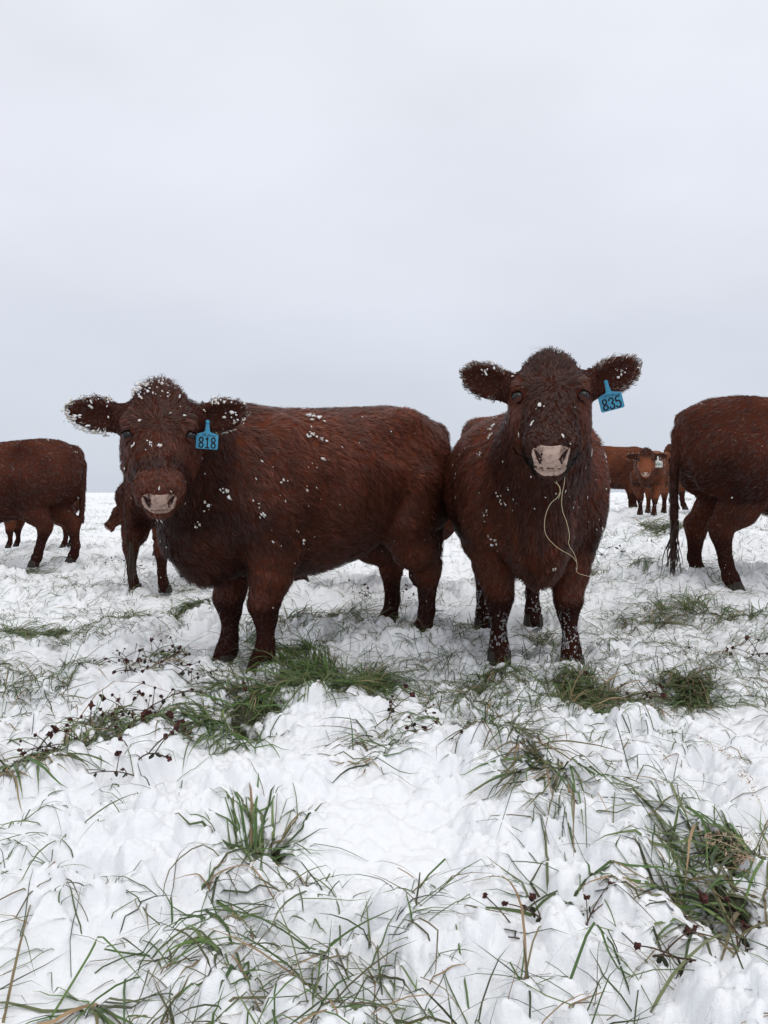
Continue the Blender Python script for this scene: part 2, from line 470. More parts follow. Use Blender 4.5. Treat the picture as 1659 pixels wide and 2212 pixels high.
def unit(v):
    return v / np.maximum(np.linalg.norm(v, axis=-1, keepdims=True), 1e-9)

# ------------------------------------------------------------------ the cow
TORSO = [(-0.88, .10, 1.16, .96), (-0.86, .17, 1.23, .88), (-0.80, .225, 1.305, .80), (-0.68, .265, 1.365, .72), (-0.48, .295, 1.385, .64), (-0.22, .35, 1.36, .515),
         (0.05, .385, 1.335, .455), (0.30, .35, 1.325, .445), (0.50, .30, 1.335, .485), (0.64, .25, 1.285, .51), (0.76, .18, 1.17, .555), (0.84, .12, 1.05, .61), (0.88, .06, .92, .66)]
HEAD = [(-.06, .05, .02, -.09), (-.035, .105, .048, -.13), (.0, .134, .066, -.15), (.04, .149, .075, -.17), (.11, .153, .078, -.195), (.19, .149, .070, -.205), (.27, .127, .060, -.19),
        (.34, .103, .050, -.16), (.41, .093, .043, -.130), (.47, .099, .036, -.118), (.515, .092, .018, -.108), (.54, .068, -.005, -.09), (.548, .03, -.03, -.07)]
def rotz(a):
    c, s = math.cos(a), math.sin(a); return np.array([[c, -s, 0], [s, c, 0], [0, 0, 1.]])

def make_cow(name, label, cat, loc, heading, scale=1.0, vox=0.012, head=None, feet=None, clumps=4000, per=5,
             fur_len=1.0, fur_w=0.0027, base=(0.172, 0.049, 0.0260), dark=(0.030, 0.0108, 0.0080), face='red', tail=None, udder=False,
             snow_n=0, snow_fn=None, snow_at=(), eartag=None, seed=1, group=None, frost=0.0, fat=1.0, lift=0.0, hooves=True, mouth_open=0.0, legfrost=0.0, tail_r=1.0, earpose=(0.0, 0.0), poll=1.0):
    rng = np.random.default_rng(seed)
    head = dict(dict(pos=(1.12, 0, 1.28), yaw=0, pitch=50, roll=0, s=1.0, ln=.88), **(head or {}))
    feet = feet or {}
    prims = []
    T = [(s, w * fat, t, b + lift) for (s, w, t, b) in TORSO]
    prims.append(loft(T, (0, 0, 0), np.eye(3), 2.35, 0.05, 'torso', tap=.30))
    # hip and pin bones, shoulder blades
    for sg in (1, -1):
        prims.append(ellip((-.44, sg * .235, 1.275), (.10, .075, .075), k=.08))
        prims.append(ellip((-.80, sg * .12, 1.22), (.08, .06, .07), k=.06))
        prims.append(ellip((-.27, sg * .37 * fat, 1.17), (.15, .06, .10), k=.10, op='-'))
        prims.append(ellip((.23, sg * .41 * fat, .72), (.07, .07, .22), k=.10, op='-'))
        prims.append(ellip((-.40, sg * .37, .66), (.07, .08, .16), k=.10, op='-'))
        prims.append(ellip((.46, sg * .235 * fat, .93), (.19, .115, .33), np.array([[.97, 0, .24], [0, 1, 0], [-.24, 0, .97]]), k=.06))
        prims.append(ellip((-.60, sg * .20 * min(fat, 1), .98), (.23, .135 * min(1, .4 + .6 * fat), .33), np.array([[.96, 0, -.28], [0, 1, 0], [.28, 0, .96]]), k=.06))
    prims.append(ellip((.69, 0, .645 + lift), (.15, .10 * fat, .20 - lift * .4), k=.09))           # brisket
    for sg in (1, -1): prims.append(ellip((.82, sg * .19 * fat, .80), (.10, .05, .22), k=.09, op='-'))
    # legs
    FEET = {}
    for nm, bx_, by_ in (('fl', .47, .165), ('fr', .47, -.165), ('rl', -.62, .17), ('rr', -.62, -.17)):
        dx, dy = feet.get(nm, (0, 0)); FEET[nm] = (bx_ + dx, by_ + dy)
        fx, fy = bx_ + dx, by_ + dy; sg = 1 if by_ > 0 else -1
        if nm[0] == 'f':
            kx = .46 + dx * .55; ky = by_ + dy * .6
            J = [(.44, sg * .215, .82, .15), (.43 + dx * .1, sg * .205, .62, .122), (.445 + dx * .3, by_ + dy * .4 + sg * .02, .48, .092), (kx - .005, ky, .40, .070), (kx + .012, ky, .345, .066), (kx, ky, .28, .047), (fx - .01, fy, .15, .036), (fx + .005, fy, .09, .046), (fx + .03, fy, .035, .048)]
        else:
            kx = -.668 + dx * .6; ky = by_ + dy * .6
            J = [(-.50, sg * .205, .92, .19), (-.46 + dx * .1, sg * .21, .72, .155), (-.55 + dx * .35, sg * .19 + dy * .3, .57, .122), (kx, ky, .46, .072), (kx + .005, ky, .40, .062), (fx - .035, fy, .20, .040), (fx - .005, fy, .10, .047), (fx + .03, fy, .035, .048)]
        for (a, b) in zip(J[:-1], J[1:]):
            prims.append(cone(a[:3], b[:3], a[3], b[3], .035, 'leg', squash=((1, 0, 0), 1.12)))
    # head frame
    hs = head['s']; hln = head['ln']; yaw = math.radians(head['yaw']); pit = math.radians(head['pitch']); rol = math.radians(head['roll'])
    fwd = np.array([math.cos(yaw), math.sin(yaw), 0]); left = np.array([-math.sin(yaw), math.cos(yaw), 0]); up = np.array([0, 0, 1.])
    left, up = left * math.cos(rol) + up * math.sin(rol), up * math.cos(rol) - left * math.sin(rol)
    Fh = fwd * math.cos(pit) - up * math.sin(pit); Uh = fwd * math.sin(pit) + up * math.cos(pit); Sh = left
    A = np.stack([Fh, Sh, Uh]); O = np.array(head['pos'], float)
    def hp(s, l, u): return O + hs * (s * hln * Fh + l * Sh + u * Uh)
    # neck: chain of deep ellipses from the shoulders to the poll
    n0 = np.array([.52, 0, 1.0]); n2 = hp(.03, 0, -.075); tang = np.array([1.0, 0, .15])
    ln = np.linalg.norm(n2 - n0); n1 = n0 + tang * ln * .55
    pts = []
    for t in np.linspace(0, 1, 6):
        pts.append(((1 - t) ** 2 * n0 + 2 * t * (1 - t) * n1 + t * t * n2, .235 * (1 - t) + .118 * hs * t))
    for (a, ra), (b, rb) in zip(pts[:-1], pts[1:]):
        prims.append(cone(a, b, ra, rb, .09, 'neck', squash=((0, 0, 1), 1.18)))
    # dewlap
    th = hp(.12, 0, -.20)
    prims.append(cone(th, (.80, .0, .72), .055, .10, .12, 'neck'))
    # head
    def hl(st): return [(s * hs * hln, w * hs, t * hs, b * hs) for (s, w, t, b) in st]
    prims.append(loft(hl(HEAD), O, A, 2.25, .05, 'head'))
    for sg in (1, -1):
        prims.append(ellip(hp(.145, sg * .105, .045), np.array((.055, .035, .030)) * hs, A, .04, 'head'))   # brow
        prims.append(ellip(hp(.22, sg * .105, -.12), np.array((.10, .045, .07)) * hs, A, .05, 'head'))     # cheek
        prims.append(ellip(hp(.475, sg * .062, .008), np.array((.048, .036, .034)) * hs, A, .03, 'head'))  # nostril wing
    prims.append(ellip(hp(-.025, 0, .045), np.array((.045, .085, .036)) * hs, A, .06, 'head'))              # poll
    prims.append(ellip(hp(.485, 0, -.112), np.array((.062, .066, .036)) * hs, A, .02, 'head'))             # chin
    # ears
    eT = unit(fwd * .93 + np.array([0, 0, -.12])); eup = np.array([0, 0, 1.])
    EARS = []
    for sg in (1, -1):
        tilt = earpose[0] if sg > 0 else earpose[1]
        eL = unit(Sh * sg + eup * tilt - fwd * .16); eTt = unit(eT - eL * (eT @ eL)); eW = np.cross(eTt, eL)
        base_p = hp(.062, sg * .128, -.02)
        c = base_p + eL * .122 * hs
        Ae = np.stack([eL, eW, eTt])
        prims.append(cone(hp(.062, sg * .09, -.02), base_p + eL * .07 * hs, .066 * hs, .046 * hs, .045, 'ear'))
        prims.append(ellip(c, np.array((.118, .070, .026)) * hs, Ae, .03, 'ear'))
        prims.append(ellip(c + eTt * .024 * hs + eL * .008, np.array((.098, .044, .022)) * hs, Ae, .012, 'ear', '-'))
        EARS.append((c, eL, eW, eTt, sg))
    # nostrils, mouth, eye sockets
    for sg in (1, -1):
        cA = unit(Sh * sg * .75 + Fh * .30 + Uh * .35)
        a0 = hp(.520, sg * .052, .020); a1 = hp(.535, sg * .036, -.028)
        prims.append(cone(a0, a1, .0145 * hs, .0105 * hs, .008, 'head', op='-'))
        prims.append(ellip(hp(.20, sg * .135, .040), np.array((.030, .022, .020)) * hs, A, .02, 'head', '-'))
    mo = mouth_open
    prims.append(ellip(hp(.55, 0, -.081 - .01 * mo), np.array((.055, .085, .0065 + .012 * mo)) * hs, A, .012, 'head', '-'))
    # tail
    tl = tail or [(-.86, 0, 1.27), (-.93, 0, 1.15), (-.945, 0, .85), (-.93, 0, .5)]
    for i, (a, b) in enumerate(zip(tl[:-1], tl[1:])):
        prims.append(cone(a, b, (.042 - .004 * i) * tail_r, (.038 - .004 * i) * tail_r, .05 if i == 0 else .02, 'tail'))
    if udder:
        prims.append(ellip((-.40, 0, .56), (.16, .14, .09), k=.08))
    # polygonise at scale: the model is built at true size so the grid stays even
    V, F = polygonise(prims, vox / scale)
    N = vert_normals(V, F)
    grp_names = ['torso', 'neck', 'head', 'ear', 'leg', 'tail']
    G = np.full((len(grp_names), len(V)), 9.0)
    for p in prims:
        if p.op == '-': continue
        v = p.f(V[:, 0], V[:, 1], V[:, 2]); gi_ = grp_names.index(p.grp)
        G[gi_] = np.minimum(G[gi_], v)
    G[4] += np.where(V[:, 2] > .62, .15, 0); G[3] -= .012
    grp = G.argmin(0)
    hc = (V - O) / hs @ A.T / np.array([hln, 1, 1])            # head coordinates s,l,u
    root = empty(name, loc, heading); root.scale = (scale,) * 3
    tag(root, label, cat, group)
    # nose leather (outline projected on the muzzle)
    pn = unit(Fh * .72 + Uh * .69); pu = unit(Uh * .72 - Fh * .69)
    pc = hp(.535, 0, -.022)
    na, nr = 40, 14
    ang = np.linspace(0, 2 * np.pi, na, endpoint=False)
    ca, sa = np.cos(ang), np.sin(ang)
    hw = np.where(sa > 0, .070, .064 - .010 * (-sa)); hh_ = np.where(sa > 0, .042, .062) * head.get('pad', 1.0)
    ox = np.sign(ca) * np.abs(ca) ** .62 * hw; oy = np.sign(sa) * np.abs(sa) ** .62 * hh_ - np.where(sa > 0, .010 * np.exp(-(ca / .35) ** 2), 0)
    rr = np.linspace(0, 1, nr)[1:]
    lx = np.concatenate([[0], (rr[:, None] * ox[None]).ravel()]) * hs; ly = np.concatenate([[0], (rr[:, None] * oy[None]).ravel()]) * hs
    P = pc + lx[:, None] * Sh + ly[:, None] * pu + pn * .09 * hs
    tt = np.zeros(len(P))
    for _ in range(60):
        d = eval_prims([p for p in prims if p.grp in ('head', 'neck')], P - pn * tt[:, None]); tt += np.clip(d * .6, -0.01, .01)
    edge = np.concatenate([[0], np.repeat(rr, na)])
    NP = P - pn * tt[:, None] + pn * (.004 - .010 * np.maximum(edge - .93, 0) / .07)[:, None]
    nf = [(0, 1 + i, 1 + (i + 1) % na) for i in range(na)]
    for r_ in range(nr - 2):
        for i in range(na):
            a, b = 1 + r_ * na + i, 1 + r_ * na + (i + 1) % na
            nf += [(a, a + na, b + na), (a, b + na, b)]
    nose = add_obj('nose', np_mesh('nose', NP, np.array(nf)), M_nosedark if face == 'red' else M_nose, root)
    # nostrils: dark curved slots set into the leather
    for sg in (1, -1):
        t = np.linspace(0, 1, 9); cx = (.058 - .020 * t ** .8 - .004 * np.sin(t * 3.1)) * sg; cy = .026 - .052 * t
        wd = (.0025 + .0062 * np.sin(np.pi * np.clip(t * .95 + .05, 0, 1)) ** .8)
        q = []
        for k_ in range(9):
            for w_ in (-1, 0, 1): q.append((cx[k_] + w_ * wd[k_], cy[k_] + w_ * wd[k_] * .25 * sg))
        q = np.array(q) * hs
        P2 = pc + q[:, :1] * Sh + q[:, 1:] * pu + pn * .09 * hs; t2 = np.zeros(len(P2))
        for _ in range(60):
            d = eval_prims([p for p in prims if p.grp in ('head', 'neck')], P2 - pn * t2[:, None]); t2 += np.clip(d * .6, -.01, .01)
        Q2 = P2 - pn * t2[:, None] + pn * .0055
        fq = [(r_ * 3 + c_, r_ * 3 + c_ + 1, r_ * 3 + c_ + 4, r_ * 3 + c_ + 3) for r_ in range(8) for c_ in range(2)]
        add_obj('nostril', np_mesh('nostril', Q2, np.array(fq)), M_nostril, nose)
    # eyes with lids
    for sg in (1, -1):
        e_o = hp(.208, sg * .120, .036)
        bm = bmesh.new(); bmesh.ops.create_uvsphere(bm, u_segments=16, v_segments=10, radius=.0232 * hs)
        bmesh.ops.translate(bm, verts=bm.verts, vec=Vector(e_o))
        for f_ in bm.faces: f_.smooth = True
        me = bpy.data.meshes.new('eye'); bm.to_mesh(me); bm.free()
        ey = add_obj('eye', me, M_eye, root)
        # lids: two thin shells leaving an almond opening
        en = unit(Sh * sg * .50 + Uh * .76 + Fh * .30); ev = unit(-Fh - en * (-Fh @ en)); eh = np.cross(en, ev)
        for up_ in (1, -1):
            vv, ff = [], []
            for i in range(9):
                az = (i / 8 - .5) * 2.6
                open_ = (.55 if up_ > 0 else .60) * math.cos(az * .60)
                for j in range(4):
                    el_ = up_ * (open_ + j / 3 * (1.3 - open_))
                    dv = en * math.cos(el_) * math.cos(az) + eh * math.sin(az) * math.cos(el_) + ev * math.sin(el_)
                    vv.append(e_o + dv * (.0250 + .0035 * (j == 0)) * hs)
            for i in range(8):
                for j in range(3):
                    a = i * 4 + j; ff.append((a, a + 1, a + 5, a + 4))
            add_obj('eyelid', np_mesh('eyelid', np.array(vv), np.array(ff)), M_lid, ey)
    # body mesh
    body = add_obj('body', np_mesh('body', V, F), M_skin, root)
    # hooves
    if hooves:
        for nm in FEET:
            fx, fy = FEET[nm]
            hv = empty_mesh_hoof()
            h = add_obj('hoof', hv, M_hoof, root); h.location = (fx + .03, fy, 0)
    # ---------------- coat
    W2 = rotz(heading)
    camL = (W2.T @ (np.array([0, 0, CAM_H]) - np.array(loc))) / scale
    vis = (N * unit(camL - V)).sum(1)
    wgt = np.where(vis > -.25, 1.0, .22)
    # groom direction
    D = np.zeros_like(V)
    side = np.clip(1 - np.abs(N[:, 2]), 0, 1)
    tdir = np.stack([-np.ones(len(V)), 0 * side, -.15 - .75 * side], 1)
    ndir = np.stack([-.45 * np.ones(len(V)), 0 * side, -.95 * np.ones(len(V))], 1)
    ldir = np.tile(np.array([-.15, 0, -1.]), (len(V), 1))
    whorl = hp(.155, 0, .085)
    hdir = V - whorl
    hdir = unit(hdir) + .25 * np.where((hc[:, :1] > .18), Fh[None], -Fh[None] * .3)
    edir = np.zeros_like(V)
    for (c, eL, eW, eTt, sg) in EARS:
        m = ((V - c) @ eL > -.15) & (np.linalg.norm(V - c, axis=1) < .2 * hs)
        edir[m] = eL * .7 + unit(V[m] - c) * 1.0
    edir += 1e-4
    for gi_, dd in enumerate((tdir, ndir, hdir, edir, ldir, np.tile(np.array([0, 0, -1.]), (len(V), 1)))):
        D[grp == gi_] = dd[grp == gi_]
    # soften group borders
    nb = [F[:, [0, 1]], F[:, [1, 2]], F[:, [2, 3]], F[:, [3, 0]]]
    E_ = np.concatenate(nb)
    D = unit(D)
    for _ in range(6):
        S_ = D.copy(); np.add.at(S_, E_[:, 0], D[E_[:, 1]]); np.add.at(S_, E_[:, 1], D[E_[:, 0]]); D = unit(S_)
    a1 = (vnoise3(V * 6 + seed, 1) - .5) * .8 + (vnoise3(V * 24 + seed, 2) - .5) * .7
    D = D - N * (D * N).sum(1, keepdims=True); D = unit(D)
    Bt = np.cross(N, D)
    D = D * np.cos(a1)[:, None] + Bt * np.sin(a1)[:, None]
    # length and colour maps
    Ln = np.full(len(V), .040)
    isH = grp == 2; isE = grp == 3; isL = grp == 4; isT = grp == 5
    Ln[isH] = .026; Ln[isL] = .012 + .014 * sstep(V[isL, 2], .26, .50); Ln[isE] = .015; Ln[isT] = .04
    Ln[(grp <= 1) & (V[:, 2] < .55)] = .055
    muz = isH & (hc[:, 0] > .40)
    Ln[isH] = np.where(hc[isH, 0] > .30, .020, Ln[isH])
    Ln[muz] = .014
    pollw = isH * sstep(-hc[:, 0], -.13, .0) * sstep(hc[:, 2], -.08, .03)
    pollm = pollw > .02
    tuft_ = np.exp(-(hc[:, 1] / .045) ** 2) * sstep(-hc[:, 0], -.01, .04) * isH
    Ln[pollm] = .026 + .006 * pollw[pollm] + .026 * poll * tuft_[pollm]
    padq = V - pc; padx = padq @ Sh / hs; pady = padq @ pu / hs; padz = padq @ pn / hs
    onpad = isH & (np.abs(padx) < .062) & (pady > -.055) & (pady < .040) & (padz > -.05) & ((N * pn).sum(1) > .1)
    eyem = np.zeros(len(V), bool)
    for sg in (1, -1): eyem |= np.linalg.norm(hc - np.array([.208, sg * .122, .036]), axis=1) < .029
    if True:
        earrim = np.zeros(len(V)); earin = np.zeros(len(V), bool)
        for (c, eL, eW, eTt, sg) in EARS:
            q = (V - c) / hs; a_, b_, t_ = q @ eL, q @ eW, q @ eTt
            rim = np.sqrt((a_ / .125) ** 2 + (b_ / .066) ** 2) * sstep(a_, -.10, -.04)
            m = isE & (np.linalg.norm(q, axis=1) < .16)
            earrim[m] = np.maximum(earrim[m], sstep(rim[m], .72, .95)); earin |= m & (rim < .75) & (t_ > -.005)
        Ln[earrim > .3] = .025
        Ln[earin] = .007
    density = wgt * (~onpad) * (~eyem) * np.where(muz, 2.2, 1.0) * np.where(isH | isE, 2.4, 1.0) * np.where(isL, 1.5, 1.0) * np.where(isT, 2.5, 1)
    colv = np.empty((len(V), 3)); bs = np.array(base); dk = np.array(dark)
    f = vnoise3(V * 3.0 + seed, 5) * .6 + vnoise3(V * 9 + seed, 6) * .4
    top = sstep(V[:, 2], .70, 1.32)  # hair lightened towards the back, light from above put into its colour
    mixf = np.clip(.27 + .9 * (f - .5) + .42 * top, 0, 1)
    mixf[grp == 1] *= .40  # neck hair darker: wet coat, plus shade put into the colour
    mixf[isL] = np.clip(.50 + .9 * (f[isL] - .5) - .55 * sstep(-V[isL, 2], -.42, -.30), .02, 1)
    if face == 'dark':
        mixf[isH] = .06 + .15 * f[isH]
        for sg in (1, -1):
            q = np.linalg.norm((hc - np.array([.20, sg * .135, .0])) / np.array([.11, .035, .07]), axis=1)
            mixf = np.where(isH, np.maximum(mixf, .75 * sstep(-q, -1.7, -.7)), mixf)
        mixf = np.where(isH & (np.abs(hc[:, 1]) > .11), np.maximum(mixf, .45), mixf)
    elif face == 'red':
        mixf[isH] = .10 + .28 * f[isH]
        red = isH & (hc[:, 0] > .20) & (hc[:, 0] < .33); mixf[red] = .42
        mixf = np.where(isH & (np.abs(hc[:, 1]) > .10) & (hc[:, 0] > .12), np.maximum(mixf, .45), mixf)
        mixf = np.where(isH & (hc[:, 0] > .33) & (hc[:, 0] < .40), .12, mixf)
        mixf = np.where(muz, .50, mixf)
    elif face == 'calf':
        mixf[isH] = .08 + .7 * sstep(hc[isH, 0] + .06 * (f[isH] - .5), .12, .27)
    mixf[isE] = np.where(earin[isE], .10, .2)
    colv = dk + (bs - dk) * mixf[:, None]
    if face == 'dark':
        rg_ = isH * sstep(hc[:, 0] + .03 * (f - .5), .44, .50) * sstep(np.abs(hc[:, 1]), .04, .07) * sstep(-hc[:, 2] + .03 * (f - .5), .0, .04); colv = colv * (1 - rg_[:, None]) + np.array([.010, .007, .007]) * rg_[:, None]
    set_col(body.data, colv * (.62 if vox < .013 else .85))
    # sample clump roots
    T1 = np.concatenate([F[:, [0, 1, 2]], F[:, [0, 2, 3]]])
    ar = np.linalg.norm(np.cross(V[T1[:, 1]] - V[T1[:, 0]], V[T1[:, 2]] - V[T1[:, 0]]), axis=1)
    pr = ar * density[T1].mean(1); pr /= pr.sum()
    ti = rng.choice(len(T1), clumps, p=pr)
    r1 = np.sqrt(rng.random(clumps)); r2 = rng.random(clumps)
    bc = np.stack([1 - r1, r1 * (1 - r2), r1 * r2], 1)
    def smp(Aa): return (Aa[T1[ti]] * (bc[..., None] if Aa.ndim == 2 else bc)).sum(1)
    p = smp(V); n_ = unit(smp(N)); d_ = smp(D); d_ = unit(d_ - n_ * (d_ * n_).sum(1, keepdims=True))
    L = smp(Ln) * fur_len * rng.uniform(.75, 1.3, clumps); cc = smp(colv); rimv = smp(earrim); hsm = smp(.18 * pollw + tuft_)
    K = per; M = clumps * K
    rep = lambda a_: np.repeat(a_, K, 0)
    P0, NN, DD, LL, CC, RM, PM = rep(p), rep(n_), rep(d_), rep(L), rep(cc), rep(rimv), rep(hsm)
    BB = np.cross(NN, DD)
    rad = np.clip(LL * .26, .0020, .0105) / scale
    j1 = rng.normal(0, 1, (M, 1)); j2 = rng.normal(0, 1, (M, 1))
    R0 = P0 + DD * j1 * rad[:, None] * .9 + BB * j2 * rad[:, None] - NN * .001
    LL = (LL * rng.uniform(.8, 1.15, M))[:, None] / (scale ** .4)
    lift = (rep(rng.uniform(.10, .24, clumps))[:, None] + rng.normal(0, .03, (M, 1)) + PM[:, None] * .22 + RM[:, None] * .1)
    swirl = rep(rng.normal(0, .22, clumps))[:, None] * (1 + PM[:, None] * 2) + rng.normal(0, .08, (M, 1))
    tipC = P0 + DD * LL * .95 + NN * LL * lift * .8 + BB * LL * swirl
    mid = R0 + DD * LL * .45 + NN * (LL * lift * 1.0 + .0015) + BB * LL * swirl * -.2
    m2 = R0 + DD * LL * .75 + NN * LL * lift * 1.05 + BB * LL * swirl * .4
    tip = R0 + DD * LL + NN * LL * lift * .85 + BB * LL * swirl
    m2 = m2 * .75 + (P0 + DD * LL * .75 + NN * LL * lift + BB * LL * swirl * .4) * .25; tip = tip * .45 + tipC * .55
    for sg in (1, -1):
        ec = hp(.208, sg * .122, .040)
        for q_ in (mid, m2, tip):
            bad = np.linalg.norm(q_ - ec, axis=1) < .027 * hs
            mid[bad] = R0[bad]; m2[bad] = R0[bad]; tip[bad] = R0[bad]
    wd = (fur_w / scale * rng.uniform(.6, 1.3, (M, 1))) * .5
    wv = BB * wd
    NN0 = NN; NN = unit(NN + BB * np.clip(j2, -1.6, 1.6) * .42)
    VV = np.stack([R0 - wv, R0 + wv, mid - wv * .9, mid + wv * .9, m2 - wv * .6, m2 + wv * .6, tip], 1).reshape(-1, 3)
    NVv = np.stack([NN - BB * .6, NN + BB * .6, NN - BB * .6, NN + BB * .6, NN + DD * .15 - BB * .5, NN + DD * .15 + BB * .5, NN + DD * .25], 1).reshape(-1, 3)
    tl_ = np.array([[0, 3, 1], [0, 2, 3], [2, 5, 3], [2, 4, 5], [4, 6, 5]])
    FF = (np.arange(M)[:, None, None] * 7 + tl_[None]).reshape(-1, 3)
    var = rep(rng.lognormal(-.02, .24, (clumps, 1))) * rng.lognormal(0, .20, (M, 1))
    CC = CC * var
    lf = legfrost * isL * sstep(vnoise3(V * np.array([26, 26, 14]) + 3, 19), .42, .58) * sstep(-V[:, 2], -.32, -.27) * sstep(V[:, 2], .03, .10) * sstep(N[:, 0], -.4, .2)
    LF = rep(smp(lf))
    fr = (rng.random(M) < LF * .85) | (rng.random(M) < frost * np.clip(RM * 1.1, 0, 1))
    tipc = CC * 1.08
    fcol = np.where(LF[:, None] > .02, np.stack([rng.uniform(.55, .85, M)] * 3, 1), np.stack([rng.uniform(.30, .62, M)] * 3, 1) * np.array([1, .87, .76]))
    tipc = np.where(fr[:, None], fcol, tipc); midc = np.where(fr[:, None], CC * .4 + fcol * .6, CC)
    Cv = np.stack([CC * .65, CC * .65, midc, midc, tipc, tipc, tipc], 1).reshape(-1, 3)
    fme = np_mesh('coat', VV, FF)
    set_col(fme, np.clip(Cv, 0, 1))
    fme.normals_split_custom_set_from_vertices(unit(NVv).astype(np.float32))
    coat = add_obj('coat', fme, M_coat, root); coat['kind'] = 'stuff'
    # clinging snow
    if snow_n:
        Wv = (V * scale) @ W2.T + np.array(loc)
        uu = 829.5 + FPX * Wv[:, 0] / Wv[:, 1]
        w_ = snow_fn(V, N, grp, hc, earrim, uu) * (vis > -.1)
        w_ = w_ * (~onpad) * np.where(grp < 2, .15 + 2 * sstep(vnoise3(V * np.array([9, 9, 4]) + seed, 14), .45, .7), 1)
        prb = w_[T1].mean(1) * ar; prb /= prb.sum()
        vv_ = 1106 - FPX * np.tan(np.arctan2(Wv[:, 2] - CAM_H, Wv[:, 1]) - PITCH)
        ext = []
        for (tu, tv, cnt, sz) in snow_at:
            dd_ = (uu - tu) ** 2 + (vv_ - tv) ** 2 + np.where(vis > .05, 0, 1e6) + 40 * (Wv[:, 1] - Wv[:, 1].min()); k_ = int(np.argmin(dd_))
            if dd_[k_] < 900: ext.append((V[k_], N[k_], D[k_], cnt, sz))
        add_snow(V, N, D, T1, prb, snow_n, root, rng, scale, isL, ext)
    info = dict(root=root, V=V, N=N, D=D, grp=grp, ears=EARS, hp=hp, fwd=fwd, up=up, left=Sh, Fh=Fh, Uh=Uh, scale=scale, heading=heading, loc=np.array(loc), pc=pc, pn=pn, pu=pu, prims=prims)
    return info

_hoof = {}
def empty_mesh_hoof():
    if 'm' in _hoof: return _hoof['m']
    bm = bmesh.new()
    for sg in (1, -1):
        rings = []
        for (z, xf, xb, w) in ((0.0, .062, -.045, .034), (.03, .052, -.045, .033), (.075, .030, -.04, .028)):
            r = []
            for i in range(8):
                a = i / 8 * 2 * math.pi
                x = (xf if math.cos(a) > 0 else -xb) * math.cos(a); yv = sg * .034 + w * .95 * math.sin(a)
                r.append(bm.verts.new((x, yv, z)))
            rings.append(r)
        for a, b in zip(rings[:-1], rings[1:]):
            for i in range(8): bm.faces.new((a[i], a[(i + 1) % 8], b[(i + 1) % 8], b[i]))
        bm.faces.new(rings[0][::-1]); bm.faces.new(rings[-1])
    me = bpy.data.meshes.new('hoof'); bm.to_mesh(me); bm.free(); _hoof['m'] = me
    return me

def ico():
    bm = bmesh.new(); bmesh.ops.create_icosphere(bm, subdivisions=1, radius=1.0)
    v = np.array([x.co[:] for x in bm.verts]); f = np.array([[q.index for q in x.verts] for x in bm.faces]); bm.free()
    return v, f
ICO_V, ICO_F = ico()
bm_ = bmesh.new(); bmesh.ops.create_icosphere(bm_, subdivisions=2, radius=1.0)
ICO2_V = np.array([x.co[:] for x in bm_.verts]); ICO2_F = np.array([[q.index for q in x.verts] for x in bm_.faces]); bm_.free()
def add_snow(V, N, D, T1, prb, n, root, rng, scale, leg, ext=()):
    ti = rng.choice(len(T1), n, p=prb)
    r1 = np.sqrt(rng.random(n)); r2 = rng.random(n); bc = np.stack([1 - r1, r1 * (1 - r2), r1 * r2], 1)
    p = (V[T1[ti]] * bc[..., None]).sum(1); nn = unit((N[T1[ti]] * bc[..., None]).sum(1)); dd = unit((D[T1[ti]] * bc[..., None]).sum(1))
    p = p + nn * .012
    size = np.clip(.0019 * (1 - rng.random(n)) ** -.5, .0016, .0052) / scale
    size = np.where(leg[T1[ti, 0]], size * .50, size)
    vs, fs = [], []
    for i in range(n):
        k = 1 + (rng.random() < .35) * rng.integers(1, 4)
        for j in range(k):
            s_ = size[i] * rng.uniform(.6, 1.1)
            q = ICO_V * (1 + rng.normal(0, .46, (len(ICO_V), 1)))
            b = np.cross(nn[i], dd[i]); st = rng.uniform(.9, 3.2)
            c = p[i] + (dd[i] * rng.normal() * 1.2 + b * rng.normal() * .8) * size[i] * (j > 0) * 1.5
            vs.append(c + (q[:, :1] * dd[i] * st + q[:, 1:2] * b + q[:, 2:] * nn[i] * .45) * s_)
            fs.append(ICO_F + len(ICO_V) * (len(vs) - 1))
    for (pp, n1, d1, cnt, sz) in ext:
        b = np.cross(n1, d1)
        for j in range(int(cnt * 1.5)):
            s_ = sz * rng.uniform(.15, .62)
            q = ICO_V * (1 + rng.normal(0, .46, (len(ICO_V), 1)))
            c = pp + n1 * (.012 + .4 * s_) + (d1 * rng.normal() * 1.1 + b * rng.normal()) * sz * (1.4 if j else 0)
            vs.append(c + (q[:, :1] * d1 * rng.uniform(.8, 1.6) + q[:, 1:2] * b + q[:, 2:] * n1 * .7) * s_); fs.append(ICO_F + len(ICO_V) * (len(vs) - 1))
    o = add_obj('snow_clumps', np_mesh('snow_clumps', np.concatenate(vs), np.concatenate(fs)), M_snowbit, root)
    o['kind'] = 'stuff'

def tube(P, r, sides=5):
    P = np.array(P, float); n = len(P); T = unit(np.gradient(P, axis=0))
    ref = np.array([0.3, .9, .1]); a = unit(np.cross(T, ref)); b = np.cross(T, a)
    R = np.linspace(r, r * .6, n)[:, None] if np.isscalar(r) else np.array(r)[:, None]
    V = np.concatenate([(P + (a * math.cos(2 * math.pi * k_ / sides) + b * math.sin(2 * math.pi * k_ / sides)) * R)[:, None] for k_ in range(sides)], 1).reshape(-1, 3)
    F = np.array([(i * sides + k_, i * sides + (k_ + 1) % sides, (i + 1) * sides + (k_ + 1) % sides, (i + 1) * sides + k_) for i in range(n - 1) for k_ in range(sides)])
    return V, F

